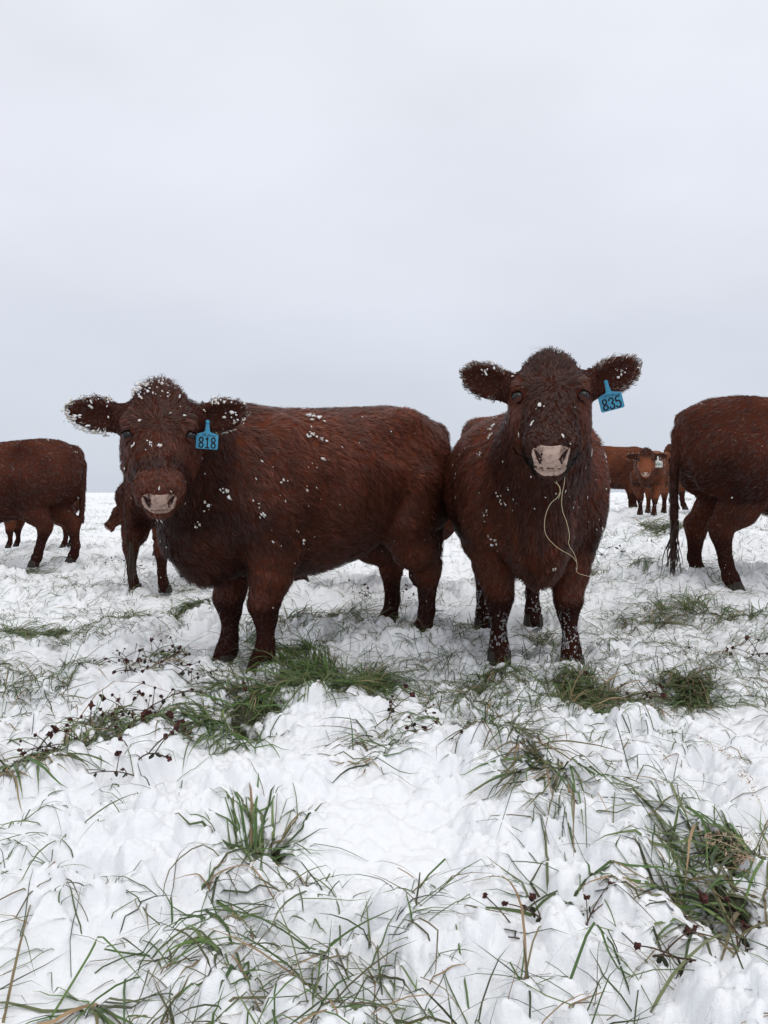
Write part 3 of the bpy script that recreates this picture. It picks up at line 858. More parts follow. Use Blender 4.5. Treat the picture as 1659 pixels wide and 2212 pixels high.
# ------------------------------------------------------------------ ear tags
def text_mesh(body, size, name):
    cu = bpy.data.curves.new(name, 'FONT'); cu.body = body; cu.size = size; cu.align_x = 'CENTER'; cu.align_y = 'CENTER'
    ob = bpy.data.objects.new('tmp_text', cu); COL.objects.link(ob)
    dg = bpy.context.evaluated_depsgraph_get(); me = bpy.data.meshes.new_from_object(ob.evaluated_get(dg))
    bpy.data.objects.remove(ob); bpy.data.curves.remove(cu); me.name = name
    return me
DIGITS = {
 '8': [[(.5, .5), (.22, .62), (.14, .78), (.25, .95), (.5, 1), (.75, .95), (.86, .78), (.78, .62), (.5, .5), (.2, .4), (.08, .22), (.2, .05), (.5, 0), (.8, .05), (.92, .22), (.8, .4), (.5, .5)]],
 '1': [[(.28, .82), (.55, 1), (.55, 0)], [(.25, 0), (.85, 0)]],
 '3': [[(.12, .8), (.2, .95), (.5, 1), (.8, .95), (.88, .78), (.78, .6), (.45, .53), (.8, .45), (.92, .24), (.8, .05), (.5, 0), (.2, .04), (.08, .18)]],
 '5': [[(.88, 1), (.18, 1), (.14, .55), (.4, .63), (.7, .6), (.9, .42), (.9, .2), (.75, .04), (.45, 0), (.2, .04), (.08, .16)]],
 '9': [[(.88, .7), (.7, .5), (.4, .45), (.15, .58), (.12, .8), (.3, .97), (.6, 1), (.85, .88), (.88, .6), (.8, .2), (.7, 0)]],
 '4': [[(.2, 1), (.12, .5), (.88, .5)], [(.88, 1), (.88, 0)]],
}
def stroke_mesh(strokes, w, name, z=0.0):
    """flat lettering drawn as thick strokes with round joints"""
    vs, fs = [], []
    def disc(c):
        b = len(vs); vs.append((c[0], c[1], z))
        for i in range(10): vs.append((c[0] + w / 2 * math.cos(i * .6283), c[1] + w / 2 * math.sin(i * .6283), z))
        for i in range(10): fs.append((b, b + 1 + i, b + 1 + (i + 1) % 10))
    for st in strokes:
        # smooth the polyline a little
        P = np.array(st, float)
        if len(P) > 4:
            Q = [P[0]]
            for a, b in zip(P[:-1], P[1:]): Q += [a * .75 + b * .25, a * .25 + b * .75]
            Q.append(P[-1]); P = np.array(Q)
        for k_, (a, b) in enumerate(zip(P[:-1], P[1:])):
            t = unit(b - a); nrm = np.array([-t[1], t[0]]) * w / 2; i0 = len(vs); zz = z + (k_ % 3) * 2e-5
            for q in (a - nrm, b - nrm, b + nrm, a + nrm): vs.append((q[0], q[1], zz))
            fs.append((i0, i0 + 1, i0 + 2)); fs.append((i0, i0 + 2, i0 + 3))
        for c in P: disc(c)
    return np_mesh(name, np.array(vs), np.array(fs), False)
def make_tag(parent, anchor, right, down, number, written, mat, ink, pen, size=0.09, numlabel=None, top=None):
    """plate hanging from anchor (parent space); right/down unit vectors as seen by the viewer"""
    right = unit(np.array(right, float)); down = np.array(down, float); down = unit(down - right * (down @ right)); up = -down; nrm = np.cross(right, up)
    W, H = size, size * .86
    out = [(-.10, 1.52), (.06, 1.52), (.07, 1.16), (.09, 1.13), (.105, .98), (.16, .915), (.46, .80), (.5, .74), (.5, .06), (.45, 0), (-.45, 0), (-.5, .06), (-.5, .74), (-.46, .80), (-.16, .915), (-.115, .98), (-.11, 1.13), (-.09, 1.16)]
    bm = bmesh.new(); th = .0022
    f = [bm.verts.new((x * W, (y_ - 1.46) * H, th / 2)) for x, y_ in out[::-1]]
    fa = bm.faces.new(f)
    r = bmesh.ops.extrude_face_region(bm, geom=[fa]); bmesh.ops.translate(bm, verts=[v for v in r['geom'] if isinstance(v, bmesh.types.BMVert)], vec=(0, 0, -th))
    bmesh.ops.recalc_face_normals(bm, faces=bm.faces)
    bmesh.ops.triangulate(bm, faces=[f_ for f_ in bm.faces if len(f_.verts) > 4])
    me = bpy.data.meshes.new('ear_tag'); bm.to_mesh(me); bm.free()
    o = add_obj('ear_tag', me, mat, parent)
    Mx = Matrix(((right[0], up[0], nrm[0], anchor[0]), (right[1], up[1], nrm[1], anchor[1]), (right[2], up[2], nrm[2], anchor[2]), (0, 0, 0, 1)))
    o.matrix_local = Mx
    o['label'] = numlabel
    cw = W * .235; chh = H * .55; x0 = -W * .385
    st = []
    for i, ch in enumerate(number):
        st += [[(x0 + i * W * .275 + px * cw, (-1.46 + .07) * H + py * chh) for px, py in s] for s in DIGITS[ch]]
    nb = add_obj('number', stroke_mesh(st, W * .062, 'number', th / 2 + .0008), ink, o)
    if written:
        tm = text_mesh(written, H * .20, 'handwriting')
        h = add_obj('handwriting', tm, pen, o); h.location = (W * .06, (-1.46 + .745) * H, th / 2 + .0008); h.rotation_euler = (0, 0, -.06); h.scale = (.9, 1, 1)
    # button stud in the ear
    bm = bmesh.new(); bmesh.ops.create_cone(bm, cap_ends=True, segments=12, radius1=.009, radius2=.006, depth=.006)
    me = bpy.data.meshes.new('stud'); bm.to_mesh(me); bm.free()
    s_ = add_obj('stud', me, mat, o); s_.location = (-.02 * W, .0, th / 2 + .003)
    return o

# ------------------------------------------------------------------ the herd
gz = lambda x, y: float(macro(np.array([x]), np.array([y]))[0])
A138 = math.atan2(-.67, -.74)
def snow818(V, N, g, hc, rim, u):
    w = np.full(len(V), .14)
    w[(g == 1)] = 1.6; w[(g == 0) & (V[:, 0] > .2) & (V[:, 2] < 1.1)] = .9
    w[g == 2] = .7; w[(g == 2) & (hc[:, 0] < .02)] = 22
    w[g == 3] = .6 + 34 * rim[g == 3] ** 2; w[(g == 4) & (V[:, 2] < .35)] = .8
    w[(g == 3) & (u < 330)] *= 3.0
    return w
def snow835(V, N, g, hc, rim, u):
    w = np.full(len(V), .15); w[(g == 0) & (V[:, 0] > .3)] = .5; w[g == 1] = .5
    w[g == 2] = .4; w[g == 3] = .5 + 5 * rim[g == 3]
    pat = sstep(vnoise3(V * 22, 9), .42, .62)
    m = (g == 4) & (V[:, 2] < .31); w[m] = (1 + 14 * pat[m] * sstep(-V[m, 2], -.31, -.24))
    return w
def snowbg(V, N, g, hc, rim, u):
    w = np.full(len(V), .3); w[(g == 0) & (N[:, 2] > .2)] = .8; w[(g == 4) & (V[:, 2] < .28)] = 8; w[g == 3] = 2 + 8 * rim[g == 3]
    return w

c818 = make_cow('cow', 'dark red cow with blue ear tag 818 standing side on with head turned', 'cow',
    (-.372, 4.415, -.06), A138, 1.05, .0140, head=dict(pos=(1.078, .316, 1.262), yaw=62, pitch=56, roll=0, s=1.01, ln=.84),
    feet=dict(fr=(.07, .10), fl=(.03, .04), rl=(.08, .09), rr=(-.05, 0)), clumps=15000, per=6, face='red', seed=3,
    snow_n=300, snow_fn=snow818, snow_at=[(677, 905, 9, .016), (672, 940, 7, .013), (690, 950, 5, .010), (485, 1057, 5, .014), (345, 968, 3, .012), (610, 1035, 2, .008), (650, 1165, 4, .010), (445, 1090, 6, .010), (425, 1130, 5, .009), (315, 838, 14, .016), (335, 832, 12, .015), (300, 845, 10, .013), (150, 870, 8, .012), (140, 890, 9, .013), (150, 915, 8, .012), (180, 930, 8, .013), (225, 935, 6, .012), (500, 900, 8, .012), (470, 868, 8, .010)], frost=.4, earpose=(.24, .18))
c835 = make_cow('cow', 'dark red cow with blue ear tag 835 facing the camera with straw in mouth', 'cow',
    (.815, 4.57, -.05), math.atan2(-1, -.05), 1.025, .0140, head=dict(pos=(1.095, -.02, 1.413), yaw=-8, pitch=40, roll=0, s=1.095, ln=.88, pad=1.12),
    feet=dict(fl=(.06, .03), fr=(-.04, 0), rl=(-.05, 0), rr=(.10, 0)), clumps=15000, per=6, face='dark', seed=5,
    snow_n=260, snow_fn=snow835, snow_at=[(1068, 925, 7, .012), (1060, 945, 6, .010), (1080, 895, 5, .012), (1040, 985, 5, .008), (1292, 950, 5, .009), (1300, 985, 5, .008), (1085, 1080, 6, .009), (1095, 1090, 5, .008), (1050, 1110, 5, .008), (1070, 1165, 6, .009), (1340, 800, 6, .009), (1050, 800, 6, .009)], frost=.55, earpose=(.48, .38), poll=1.4, fat=1.12, legfrost=1.0)
cR = make_cow('cow', 'dark red cow at the right edge seen from its rump with long curly tail', 'cow',
    (3.09, 5.64, gz(2.5, 5.7) - .05), math.radians(-6), 1.03, .022, head=dict(pos=(1.15, 0, 1.2), pitch=50),
    feet=dict(rr=(.07, 0), rl=(-.05, 0)), clumps=8000, per=3, fur_w=.0042, base=(.128, .039, .0225), seed=7, fur_len=.8,
    tail=[(-.80, 0, 1.26), (-.885, .0, 1.12), (-.90, .02, .85), (-.885, .05, .50)], tail_r=1.0, snow_n=60, snow_fn=snowbg)
cL = make_cow('cow', 'brown cow cut off by the left edge with its rump to the right', 'cow',
    (-4.19, 8.4, gz(-4, 8.4)), math.radians(176), 1.0, .026, head=dict(pos=(1.15, 0, 1.2), pitch=50),
    feet=dict(rl=(.14, 0), rr=(-.10, 0)), clumps=6000, per=3, fur_w=.0048, base=(.125, .039, .023), fur_len=.8, seed=8, udder=True, tail=[(-.82, -.05, 1.27), (-.86, -.16, 1.1), (-.84, -.18, .85), (-.82, -.18, .5)], snow_n=80, snow_fn=snowbg)
cB = make_cow('cow', 'cow standing behind the head of cow 818, seen from behind with dirty tail', 'cow',
    (-1.87, 6.97, 0), math.atan2(.97, .20), .86, .025, head=dict(pos=(1.15, 0, 1.05), pitch=60),
    feet=dict(rl=(0, .0), rr=(-.04, .0)), clumps=4500, per=3, fur_w=.0048, base=(.13, .04, .023), seed=9, fat=.58, snow_n=160, snow_fn=snowbg,
    tail=[(-.78, 0, 1.24), (-.87, .03, 1.12), (-.93, .04, .85), (-.93, .03, .52)])
cC = make_cow('cow', 'cow hidden behind cow 818, only its snowy legs showing under the belly', 'cow',
    (-.15, 6.65, 0), math.radians(4), .92, .028, head=dict(pos=(1.1, 0, 1.1), pitch=60), clumps=1800, per=3, fur_w=.0055, seed=10, snow_n=200, snow_fn=snowbg)
cD = make_cow('calf', 'small red calf with lowered head behind the hind legs of the cow with dirty tail', 'calf',
    (-2.37, 9.0, gz(-2.8, 9) + .05), math.radians(192), .60, .017, head=dict(pos=(1.10, .0, .95), pitch=50, yaw=25, s=1.1), clumps=1800, per=3, fur_w=.0055, base=(.20, .06, .028), seed=11, face='none', fat=.8, lift=.1)
cE = make_cow('calf', 'calf behind the cow at the left edge, only its legs showing', 'calf',
    (-4.62, 10.2, gz(-4.6, 10.2)), math.radians(180), .66, .022, head=dict(pos=(1.1, 0, 1.1), pitch=60), clumps=1500, per=3, fur_w=.0055, base=(.19, .06, .03), seed=12, face='none', fat=.8, lift=.12)
c944 = make_cow('calf', 'small red calf with white ear tag 944 facing the camera', 'calf',
    (3.83, 11.0, gz(3.8, 10.6) - .02), math.atan2(-.88, -.48), .66, .013, head=dict(pos=(1.02, .06, 1.28), yaw=8, pitch=50, s=1.12),
    feet=dict(fl=(.05, -.02), fr=(0, .02)), clumps=5000, per=3, fur_w=.0048, base=(.30, .095, .042), face='calf', seed=13, fat=.72, lift=.12, frost=.9, fur_len=.7, mouth_open=.8, snow_n=120, snow_fn=snowbg)
cG1 = make_cow('cow', 'distant brown cow between cow 835 and the tagged calf', 'cow',
    (4.12, 14.0, gz(4.2, 14)), math.radians(-4), .87, .028, head=dict(pos=(1.1, 0, .85), pitch=65), clumps=2500, per=3, fur_w=.0065, base=(.19, .06, .028), seed=14)
cG2 = make_cow('cow', 'distant brown cow behind the tagged calf, partly hidden by the long tail', 'cow',
    (5.08, 12.0, gz(5, 12)), math.radians(6), .78, .026, head=dict(pos=(1.1, 0, .95), pitch=65), clumps=2500, per=3, fur_w=.0065, base=(.23, .075, .033), seed=15)

def tail_switch(ci, top, bottom, n, spread, seed, color):
    rv = np.random.default_rng(seed); top = np.array(top, float); bottom = np.array(bottom, float)
    Vs, Fs, Cs, o = [], [], [], 0
    for k_ in range(n):
        a = top + rv.normal(0, .012, 3) + (bottom - top) * rv.uniform(0, .45); b = bottom + rv.normal(0, 1, 3) * np.array([spread, spread, .05])
        t = np.linspace(0, 1, 8)[:, None]; ph = rv.uniform(0, 6.28); am = rv.uniform(.006, .022)
        P = a + (b - a) * t + np.stack([np.sin(t[:, 0] * 9 + ph), np.cos(t[:, 0] * 8 + ph), 0 * t[:, 0]], 1) * am * np.sin(t * 3.0)
        V_, F_ = tube(P, np.linspace(.007, .0015, 8) * rv.uniform(.6, 1.2), 4)
        Vs.append(V_); Fs.append(F_ + o); o += len(V_); Cs.append(np.tile(np.array(color) * rv.lognormal(0, .35), (len(V_), 1)))
    me = np_mesh('tail_switch', np.concatenate(Vs), np.concatenate(Fs)); set_col(me, np.clip(np.concatenate(Cs), 0, 1))
    w = add_obj('tail_switch', me, M_coat, ci['root']); w['kind'] = 'stuff'
tail_switch(cR, (-.885, .05, .62), (-.885, .07, .10), 44, .030, 3, (.045, .022, .015))
tail_switch(cB, (-.93, .03, .62), (-.92, .02, .16), 36, .028, 4, (.05, .036, .024))
def tag_on(ci, side, number, written, mat, ink, pen, size, lab, along=.0, tilt=0.0, fwdoff=.035, drop=.0):
    c, eL, eW, eTt, sg = [e_ for e_ in ci['ears'] if e_[4] == side][0]
    hsz = np.linalg.norm(ci['hp'](1, 0, 0) - ci['hp'](0, 0, 0))
    anchor = c + eL * along + eTt * fwdoff + np.array([0, 0, -drop])
    # viewer's right: face the camera
    W2 = rotz(ci['heading']); camL = W2.T @ (np.array([0, 0, CAM_H]) - ci['loc'])
    to = camL / ci['scale'] - anchor; to[2] *= .3; to = unit(to)
    right = unit(np.cross(np.array([0, 0, 1.]), to)); up_ = np.array([0, 0, 1.])
    r2 = right * math.cos(tilt) + up_ * math.sin(tilt); d2 = -(up_ * math.cos(tilt) - right * math.sin(tilt))
    return make_tag(ci['root'], anchor, r2, d2, number, written, mat, ink, pen, size / ci['scale'], lab)
tag_on(c818, 1, '818', '105-Brave', M_tagblue, M_ink, M_pen, .094, 'blue plastic ear tag numbered 818', along=-.072, tilt=-.06, drop=.012, fwdoff=.085)
tag_on(c835, 1, '835', 'U310-Brave', M_tagblue, M_ink, M_pen, .100, 'blue plastic ear tag numbered 835', along=-.035, tilt=.24, drop=.012)
tag_on(c944, 1, '944', None, M_tagwhite, M_greenink, M_greenink, .115, 'white plastic ear tag numbered 944', along=-.06, tilt=0)

# ------------------------------------------------------------------ grass
GREENS = np.array([(.068, .135, .030), (.095, .165, .040), (.050, .092, .025), (.12, .175, .055), (.15, .17, .075)])
OLIVES = np.array([(.085, .085, .035), (.13, .115, .05), (.05, .06, .025), (.20, .155, .075), (.30, .20, .11)])
def make_blades(x, y, az, elev, L, W, col, rng, seg=7, bend=1.0, kink=.35, lift=0.0):
    n = len(x); px, py = x.copy(), y.copy(); gz_ = snow_z(px, py); pz = gz_ - .02 + lift
    pts = [np.stack([px, py, pz], 1)]; e = elev.copy(); a = az.copy(); step = L / seg
    kat = np.where(rng.random(n) < kink, rng.integers(2, seg, n), 99); rolls = []
    for i in range(seg):
        k = kat == i
        e = np.where(k, e - rng.uniform(.7, 1.7, n), e - bend * rng.uniform(.05, .32, n)); a = a + np.where(k, rng.normal(0, .5, n), rng.normal(0, .07, n))
        e = np.maximum(e, -1.3)
        px = px + np.cos(a) * np.cos(e) * step; py = py + np.sin(a) * np.cos(e) * step; pz = pz + np.sin(e) * step
        py = np.maximum(py, .75)
        g = snow_z(px, py) + .004; low = pz < g
        pz = np.where(low, g + rng.uniform(0, .006, n), pz); e = np.where(low & (e < 0), rng.uniform(-.05, .15, n), e)
        pts.append(np.stack([px, py, pz], 1))
    P = np.stack(pts, 1); T = np.gradient(P, axis=1); T = unit(T)
    roll = rng.normal(0, .5, (n, 1, 1)); side = np.stack([-np.sin(az), np.cos(az), 0 * az], 1)[:, None, :]
    side = unit(side - T * (side * T).sum(2, keepdims=True)); oth = np.cross(T, side)
    side = side * np.cos(roll) + oth * np.sin(roll)
    t = np.linspace(0, 1, seg + 1)[None, :, None]
    prof = np.clip(.75 + .6 * t, 0, 1) * (1 - t ** 3) + .04
    w = W[:, None, None] * prof * .5
    V = np.stack([P - side * w, P + side * w], 2).reshape(-1, 3)
    b = (np.arange(n)[:, None, None] * (seg + 1) + np.arange(seg)[None, :, None]) * 2
    F = np.concatenate([b + 0, b + 1, b + 3, b + 2], 2).reshape(-1, 4)
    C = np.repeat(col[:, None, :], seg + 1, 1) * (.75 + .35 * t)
    tipdry = rng.random((n, 1, 1)) < .25
    C = np.where(tipdry & (t > .8), C * .4 + np.array([.22, .16, .08]) * .6, C)
    C = np.repeat(C[:, :, None, :], 2, 2).reshape(-1, 3)
    return V, F, C
def grass_object(name, parts, label, kind=None, cat=None, group=None):
    Vs, Fs, Cs, o = [], [], [], 0
    for V, F, C in parts: Vs.append(V); Fs.append(F + o); Cs.append(C); o += len(V)
    me = np_mesh(name, np.concatenate(Vs), np.concatenate(Fs)); set_col(me, np.clip(np.concatenate(Cs), 0, 1))
    ob = add_obj(name, me, M_grass); tag(ob, label, cat, group, kind)
    return ob
rg = np.random.default_rng(21)
LEAN = {0: 2.6, 2: 3.6, 3: 3.5, 1: .2, 13: 4.3, 18: 3.1, 19: 3.25, 7: .4}
for i, ((tx, ty, rx, ry), (u, v, hw, hh, n, L, lab)) in enumerate(zip(TUFT_W, TUFTS)):
    n = int(n * (2.4 if i < 2 else 1.7 if i == 2 else 1.6 if i in (3, 21, 22, 32) else 1.7 if v < 1530 else .8 if v < 1700 else .33)); L = L * (1.0 if v < 1700 else .8)
    nsub = int(rg.integers(5, 10)); sx_ = rg.uniform(-1, 1, nsub); sy_ = rg.uniform(-1, 1, nsub); sub = rg.integers(0, nsub, n)
    x = tx + (sx_[sub] * .75 + rg.normal(0, .20, n)) * rx; y = np.maximum(ty + (sy_[sub] * .7 + rg.normal(0, .2, n)) * ry, .9)
    saz = rg.uniform(0, 2 * np.pi, nsub) if i not in LEAN else LEAN[i] + rg.normal(0, .6, nsub)
    az = saz[sub] + rg.normal(0, .75, n)
    el_ = rg.uniform(.15, 1.15, n) if v < 1500 else rg.uniform(.0, .75, n); Ls = L * rg.uniform(.45, 1.15, n)
    Wd = rg.uniform(.0030, .0070, n) * (1.35 if v > 1600 else 1.0)
    lush = i in (0, 1, 2, 3, 4, 6, 14, 16, 18)
    pal = np.where((rg.random(n) < (.85 if lush else .55))[:, None], GREENS[rg.integers(0, 5, n)], OLIVES[rg.integers(0, 5, n)]) * rg.uniform(.7, 1.3, (n, 1))
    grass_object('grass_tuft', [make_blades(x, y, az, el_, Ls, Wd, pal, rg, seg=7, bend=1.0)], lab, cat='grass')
# loose blades over the whole field
parts = []
n = 52000
yy = 1.0 / rg.uniform(1 / 26.0, 1 / 1.0, n); yy = np.where(rg.random(n) < .72, 3.2 + 24 * rg.random(n) ** 1.7, yy)
xx = rg.uniform(-1, 1, n) * (.60 * yy + .25)
dens = vnoise2(xx * 1.1 + 3, yy * .8, 88) * .55 + vnoise2(xx * 3.5, yy * 2.5, 89) * .45
keep = ((yy > 2.6) | (rg.random(n) < .20)) & (dens > np.where(yy < 2.6, .55, np.where(yy < 3.4, .54, np.where(yy < 5, .43, .41))))
xx, yy = xx[keep], yy[keep]
for far_ in (False, True):
    m = (yy > 4.2) == far_; n = int(m.sum())
    pal = np.where((rg.random(n) < .65)[:, None], GREENS[rg.integers(0, 5, n)], OLIVES[rg.integers(0, 5, n)]) * rg.uniform(.6, 1.2, (n, 1))
    parts.append(make_blades(xx[m], yy[m], rg.uniform(0, 6.283, n), rg.uniform(.0, .9, n), rg.uniform(.05, .24, n), rg.uniform(.0018, .0050, n), pal, rg, seg=3 if far_ else 6, kink=.5))
# small clumps
nc = 950
cy = np.where(rg.random(nc) < .72, 4.4 + 20 * rg.random(nc) ** 1.5, 1 / rg.uniform(1 / 5.0, 1 / 1.15, nc)); cx = rg.uniform(-1, 1, nc) * (.6 * cy + .2)
sel = (cy > 3.4) | (rg.random(nc) < .15); cy, cx = cy[sel], cx[sel]; nc = len(cy)
k = 18
xx = np.repeat(cx, k) + rg.normal(0, .06, nc * k); yy = np.maximum(np.repeat(cy, k) + rg.normal(0, .05, nc * k), .9); n = nc * k
az = np.repeat(rg.uniform(0, 6.283, nc), k) + rg.normal(0, .8, n)
pal = np.where((rg.random(n) < .6)[:, None], GREENS[rg.integers(0, 5, n)], OLIVES[rg.integers(0, 5, n)]) * rg.uniform(.6, 1.15, (n, 1))
parts.append(make_blades(xx, yy, az, rg.uniform(.1, 1.0, n), rg.uniform(.10, .26, n), rg.uniform(.002, .005, n), pal, rg, seg=4, kink=.4))
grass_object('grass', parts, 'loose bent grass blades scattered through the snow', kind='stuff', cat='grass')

# long single blades lying across the foreground, each with its own bend
LONG = [
 [(0, 2140), (40, 2040), (80, 1905)], 
 [(360, 2020), (205, 2010), (285, 1995)], [(60, 2190), (200, 2005), (215, 2010), (335, 2130)],
 [(720, 2005), (560, 1985), (415, 2010), (330, 2040)], [(640, 2000), (760, 2020), (865, 1985)],
 [(795, 1980), (800, 2060), (790, 1900)], [(1225, 2125), (1285, 2010), (1330, 2060), (1445, 2055)],
 [(1365, 1690), (1330, 1590), (1310, 1560)], [(1445, 1800), (1450, 1690), (1478, 1560)], [(1200, 1625), (1120, 1690), (1070, 1800)],
 [(1655, 1880), (1540, 1800), (1400, 1780), (1280, 1695)], [(1370, 2120), (1450, 2085), (1560, 1950), (1640, 2060)],
 [(1140, 2140), (1130, 1990), (1090, 1880), (990, 1830)], [(1130, 2120), (1160, 2000), (1230, 1890)], [(985, 2120), (870, 1990), (1000, 2100)],
 [(500, 1830), (440, 1850), (360, 1880), (345, 1930)], [(565, 1935), (605, 1950), (620, 1880)], [(130, 1590), (240, 1500), (420, 1490)],
 [(1345, 1310), (1385, 1400), (1420, 1460)], [(1165, 1395), (1200, 1440), (1225, 1470)], [(265, 2190), (270, 2180), (345, 2205)],
]
rl = np.random.default_rng(5)
def ribbon(P, w, rng):
    P = np.array(P); Q = [P[0]]
    for a, b in zip(P[:-1], P[1:]):
        for t in (.33, .66, 1.0): Q.append(a + (b - a) * t)
    P = np.array(Q); n = len(P)
    for _ in range(1):
        S = P.copy(); S[1:-1] = (P[:-2] + P[2:] + 2 * P[1:-1]) / 4; P = S
    T = unit(np.gradient(P, axis=0)); sd = unit(np.cross(T, np.array([0, -.5, .85]))); t = np.linspace(0, 1, n)[:, None]
    ww = w * (1 - t ** 3 * .95) * .5
    V = np.stack([P - sd * ww, P + sd * ww], 1).reshape(-1, 3)
    F = np.array([(2 * i, 2 * i + 1, 2 * i + 3, 2 * i + 2) for i in range(n - 1)])
    return V, F
parts = []
for st in LONG:
    g = [ground_hit(min(max(a, -60), 1720), min(b, 2260)) for a, b in st]
    g = np.array(g); g[:, 2] = snow_z(g[:, 0], g[:, 1]) + .012
    if len(g) > 2: g[1:-1, 2] += rl.uniform(.01, .05, len(g) - 2)
    g[0, 2] -= .02
    V, F = ribbon(g, rl.uniform(.0028, .0065), rl)
    c = GREENS[rl.integers(0, 5)] * rl.uniform(.6, 1.0) if rl.random() < .5 else OLIVES[rl.integers(0, 5)] * .9
    parts.append((V, F, np.tile(c, (len(V), 1))))
grass_object('long_grass', parts, 'long single grass blades lying bent on the foreground snow', kind='stuff', cat='grass')

# ------------------------------------------------------------------ dried clover
CL = []
for var in range(5):
    rv = np.random.default_rng(100 + var)
    main = [np.array([0, 0, -.03])]; a = rv.uniform(0, 6.28); e = rv.uniform(.35, 1.05); Lm = rv.uniform(.14, .24)
    for k_ in range(6):
        e -= rv.uniform(.02, .28); a += rv.normal(0, .15); main.append(main[-1] + Lm / 6 * np.array([math.cos(a) * math.cos(e), math.sin(a) * math.cos(e), math.sin(e)]))
    stems = [tube(main, .0026)]; tips = [main[-1]]
    for b in range(rv.integers(2, 4)):
        st = main[rv.integers(2, 5)]; a2 = a + rv.normal(0, 1.0); e2 = rv.uniform(.2, 1.0); br = [st]
        for k_ in range(4): e2 -= .1; br.append(br[-1] + .022 * rv.uniform(.7, 1.4) * np.array([math.cos(a2) * math.cos(e2), math.sin(a2) * math.cos(e2), math.sin(e2)]))
        stems.append(tube(br, .0019)); tips.append(br[-1])
    V, F, o = [], [], 0
    for v_, f_ in stems: V.append(v_); F.append(f_ + o); o += len(v_)
    smesh = np_mesh('stem', np.concatenate(V), np.concatenate(F))
    heads = []
    for tp in tips:
        q = ICO2_V * (1 + rv.normal(0, .42, (len(ICO2_V), 1))) * rv.uniform(.004, .0095) * np.array([1, 1, rv.uniform(.7, 1.2)]); heads.append(np_mesh('seed_head', q + tp, ICO2_F, False))
    leaves = []
    for k_ in range(rv.integers(4, 8)):
        c0 = main[rv.integers(2, 6)]; d = unit(rv.normal(0, 1, 3) + np.array([0, 0, -.4])); s_ = unit(np.cross(d, rv.normal(0, 1, 3))); l = rv.uniform(.012, .024); w = l * .33; up_ = np.cross(d, s_)
        pv = [c0, c0 + d * l * .35 + s_ * w, c0 + d * l * .4 + up_ * w * .4, c0 + d * l * .35 - s_ * w, c0 + d * l * .8 + s_ * w * .7 + up_ * w * .3, c0 + d * l * .8 - s_ * w * .7, c0 + d * l]
        leaves.append(np_mesh('leaf', np.array(pv), np.array([(0, 1, 2), (0, 2, 3), (1, 4, 2), (2, 5, 3), (4, 6, 2), (6, 5, 2)]), False))
    for me in [smesh]: me.materials.append(M_stalk)
    for me in heads: me.materials.append(M_head)
    for me in leaves: me.materials.append(M_leaf)
    CL.append((smesh, heads, leaves))
def clover(x, y, var, rz, s, label, group):
    r = empty('clover_plant', (x, y, float(snow_z(np.array([x]), np.array([y]))[0])), rz); r.scale = (s, s, s)
    tag(r, label, 'clover', group)
    sm, hs_, lv = CL[var]
    for nm, me in [('stem', sm)] + [('seed_head', h) for h in hs_] + [('leaf', l) for l in lv]:
        o = bpy.data.objects.new(nm, me); COL.objects.link(o); o.parent = r
ORD = ['first', 'second', 'third', 'fourth', 'fifth', 'sixth', 'seventh', 'eighth', 'ninth', 'tenth', 'eleventh', 'twelfth', 'thirteenth', 'fourteenth', 'fifteenth', 'sixteenth', 'seventeenth']
ZONES = [
 ((330, 1455), (95, 40), 17, 'dried clover left of the hooves of cow 818', 'clover left of cow 818'),
 ((290, 1530), (110, 40), 17, 'dark clover in the tangled left patch', 'clover in the left patch'),
 ((210, 1615), (110, 36), 13, 'dried clover low over grass at lower left', 'clover low on the left'),
 ((860, 1545), (55, 22), 6, 'dark clover between the two cows in front', 'clover in the middle'),
 ((1290, 1470), (60, 22), 6, 'dark clover around the tuft before cow 835', 'clover before cow 835'),
 ((1510, 1400), (70, 22), 5, 'dried clover beside the right grass tuft', 'clover on the right'),
 ((1370, 1190), (45, 18), 8, 'dried clover between cow 835 and the long tail', 'clover by the long tail'),
 ((820, 1275), (80, 14), 7, 'dried clover behind the belly of cow 818', 'clover behind cow 818'),
 ((230, 1215), (50, 14), 7, 'dried clover beyond the head of cow 818', 'clover in the left background'),
 ((1540, 1990), (90, 30), 5, 'dark clover heads near the lower right corner', 'clover lower right'),
 ((1270, 1975), (70, 25), 3, 'dried clover heads right of centre near the bottom', 'clover right of centre'),
]
rc = np.random.default_rng(31)
for (cu, cv), (su, sv), n, lab, grp_ in ZONES:
    spots = sorted([(cu + rc.normal() * su * .75, cv + rc.normal() * sv * .75) for _ in range(n)])
    for k_, (pu_, pv_) in enumerate(spots):
        p = ground_hit(pu_, pv_)
        lb = ORD[k_] + ' from the left of the ' + lab
        clover(float(p[0]), float(max(p[1], 1.2)), int(rc.integers(0, 5)), float(rc.uniform(0, 6.28)), float(rc.uniform(.75, 1.25)), lb, grp_)

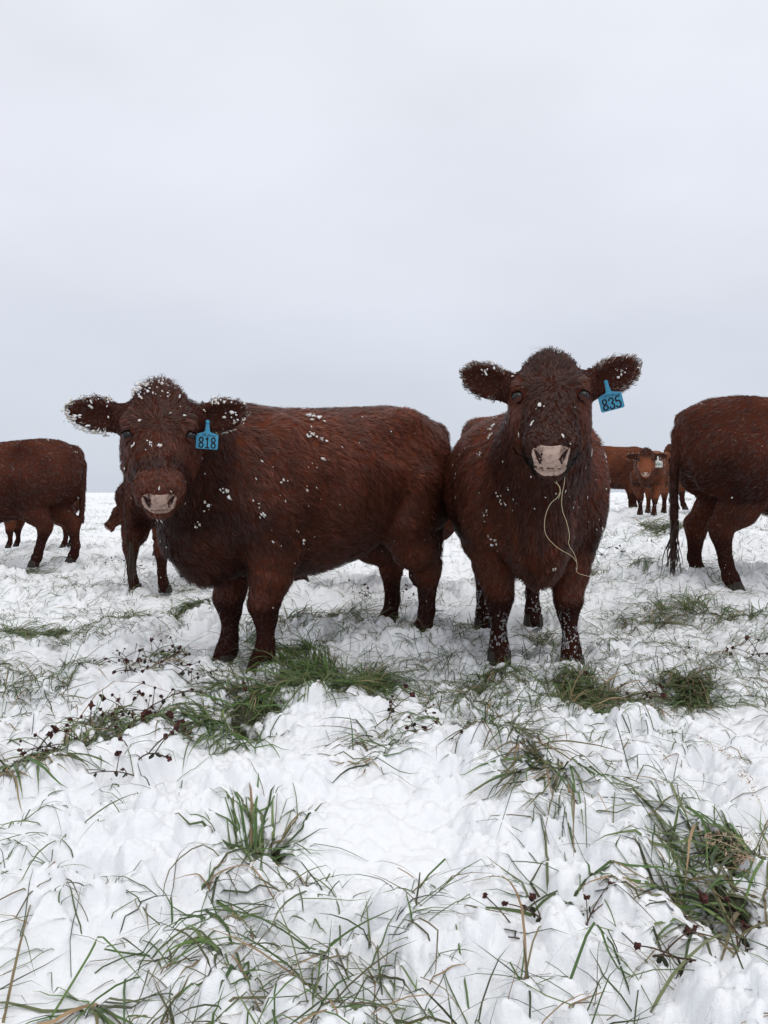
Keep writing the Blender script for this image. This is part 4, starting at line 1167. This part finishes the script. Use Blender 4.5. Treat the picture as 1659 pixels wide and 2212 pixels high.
# ------------------------------------------------------------------ seed grass at the right edge
PL = []
for var in range(3):
    rv = np.random.default_rng(200 + var); st = [np.array([0, 0, -.02])]; e = 1.2; a = 3.1 + rv.normal(0, .3)
    for k_ in range(9):
        e -= rv.uniform(.02, .22); st.append(st[-1] + .045 * np.array([math.cos(a) * math.cos(e), math.sin(a) * math.cos(e), math.sin(e)]))
    sv, sf = tube(st, .0013); sm = np_mesh('stalk', sv, sf); sm.materials.append(M_straw)
    vs, fs = [], []
    for k_ in range(70):
        i = rv.integers(5, 10); c = st[min(i, 9)] + rv.normal(0, .012, 3); d = unit(rv.normal(0, 1, 3) + np.array([-1.2, 0, -.6])); s_ = unit(np.cross(d, rv.normal(0, 1, 3))); l = rv.uniform(.008, .022)
        b = len(vs); vs += [c, c + d * l * .5 + s_ * l * .14, c + d * l, c + d * l * .5 - s_ * l * .14]; fs += [(b, b + 1, b + 2), (b, b + 2, b + 3)]
    pm = np_mesh('plume', np.array(vs), np.array(fs), False); pm.materials.append(M_plume)
    PL.append((sm, pm))
SEEDS = [((1600, 1660), 'upper'), ((1640, 1720), 'b'), ((1655, 1790), 'c'), ((1650, 1850), 'd'), ((1630, 1900), 'e'), ((1668, 1820), 'f'), ((1672, 1760), 'g')]
for i, ((u, v), _) in enumerate(SEEDS):
    p = ground_hit(u + 30, v + 30)
    r = empty('seed_grass', (p[0], p[1], float(snow_z(p[:1], p[1:2])[0])), rc.normal(0, .6)); s_ = rc.uniform(.5, .8); r.scale = (s_,) * 3
    tag(r, 'beige dried grass stalk with feathery seed plume at the right edge', 'grass stalk', 'beige seed plumes at the right edge')
    for nm, me in zip(('stalk', 'plume'), PL[i % 3]):
        o = bpy.data.objects.new(nm, me); COL.objects.link(o); o.parent = r

# ------------------------------------------------------------------ straw in the mouth of cow 835
def straw(path, r, d0, d1, label):
    n = len(path); P = np.array([at(u, v, d0 + (d1 - d0) * i / (n - 1)) for i, (u, v) in enumerate(path)])
    Q = [P[0]]
    for a, b in zip(P[:-1], P[1:]): Q += [a * .75 + b * .25, a * .25 + b * .75]
    Q.append(P[-1]); V, F = tube(Q, r)
    o = add_obj('straw', np_mesh('straw', V, F), M_straw); tag(o, label, 'straw', 'straw in the mouth of cow 835')
mw = c835['hp'](.50, 0, -.088); mw = (mw * c835['scale']) @ rotz(c835['heading']).T + c835['loc']
mu, mv = 829.5 + FPX * mw[0] / mw[1], 1106 - FPX * (math.tan(math.atan2(mw[2] - CAM_H, mw[1]) - PITCH)); MD = float(mw[1])
du, dv = mu - 1188, mv - 1006
def sh(path): return [(u + du, v + dv * max(0, 1 - i / 5)) for i, (u, v) in enumerate(path)]
straw(sh([(1186, 1005), (1182, 1030), (1200, 1042), (1212, 1055), (1205, 1075), (1190, 1085), (1178, 1110), (1175, 1140), (1180, 1160), (1205, 1185), (1235, 1200), (1246, 1215)]), .0015, MD, MD - .06, 'kinked pale straw hanging leftmost from the mouth of cow 835')
straw(sh([(1219, 1005), (1220, 1040), (1213, 1070), (1213, 1100), (1225, 1130), (1231, 1160), (1226, 1175), (1243, 1200), (1247, 1225), (1244, 1238), (1275, 1246)]), .0014, MD, MD - .06, 'longest pale straw hanging from the right side of the mouth of cow 835')
straw(sh([(1197, 1005), (1199, 1035), (1212, 1060), (1206, 1078)]), .0013, MD, MD - .05, 'short pale straw end in the middle of the mouth of cow 835')
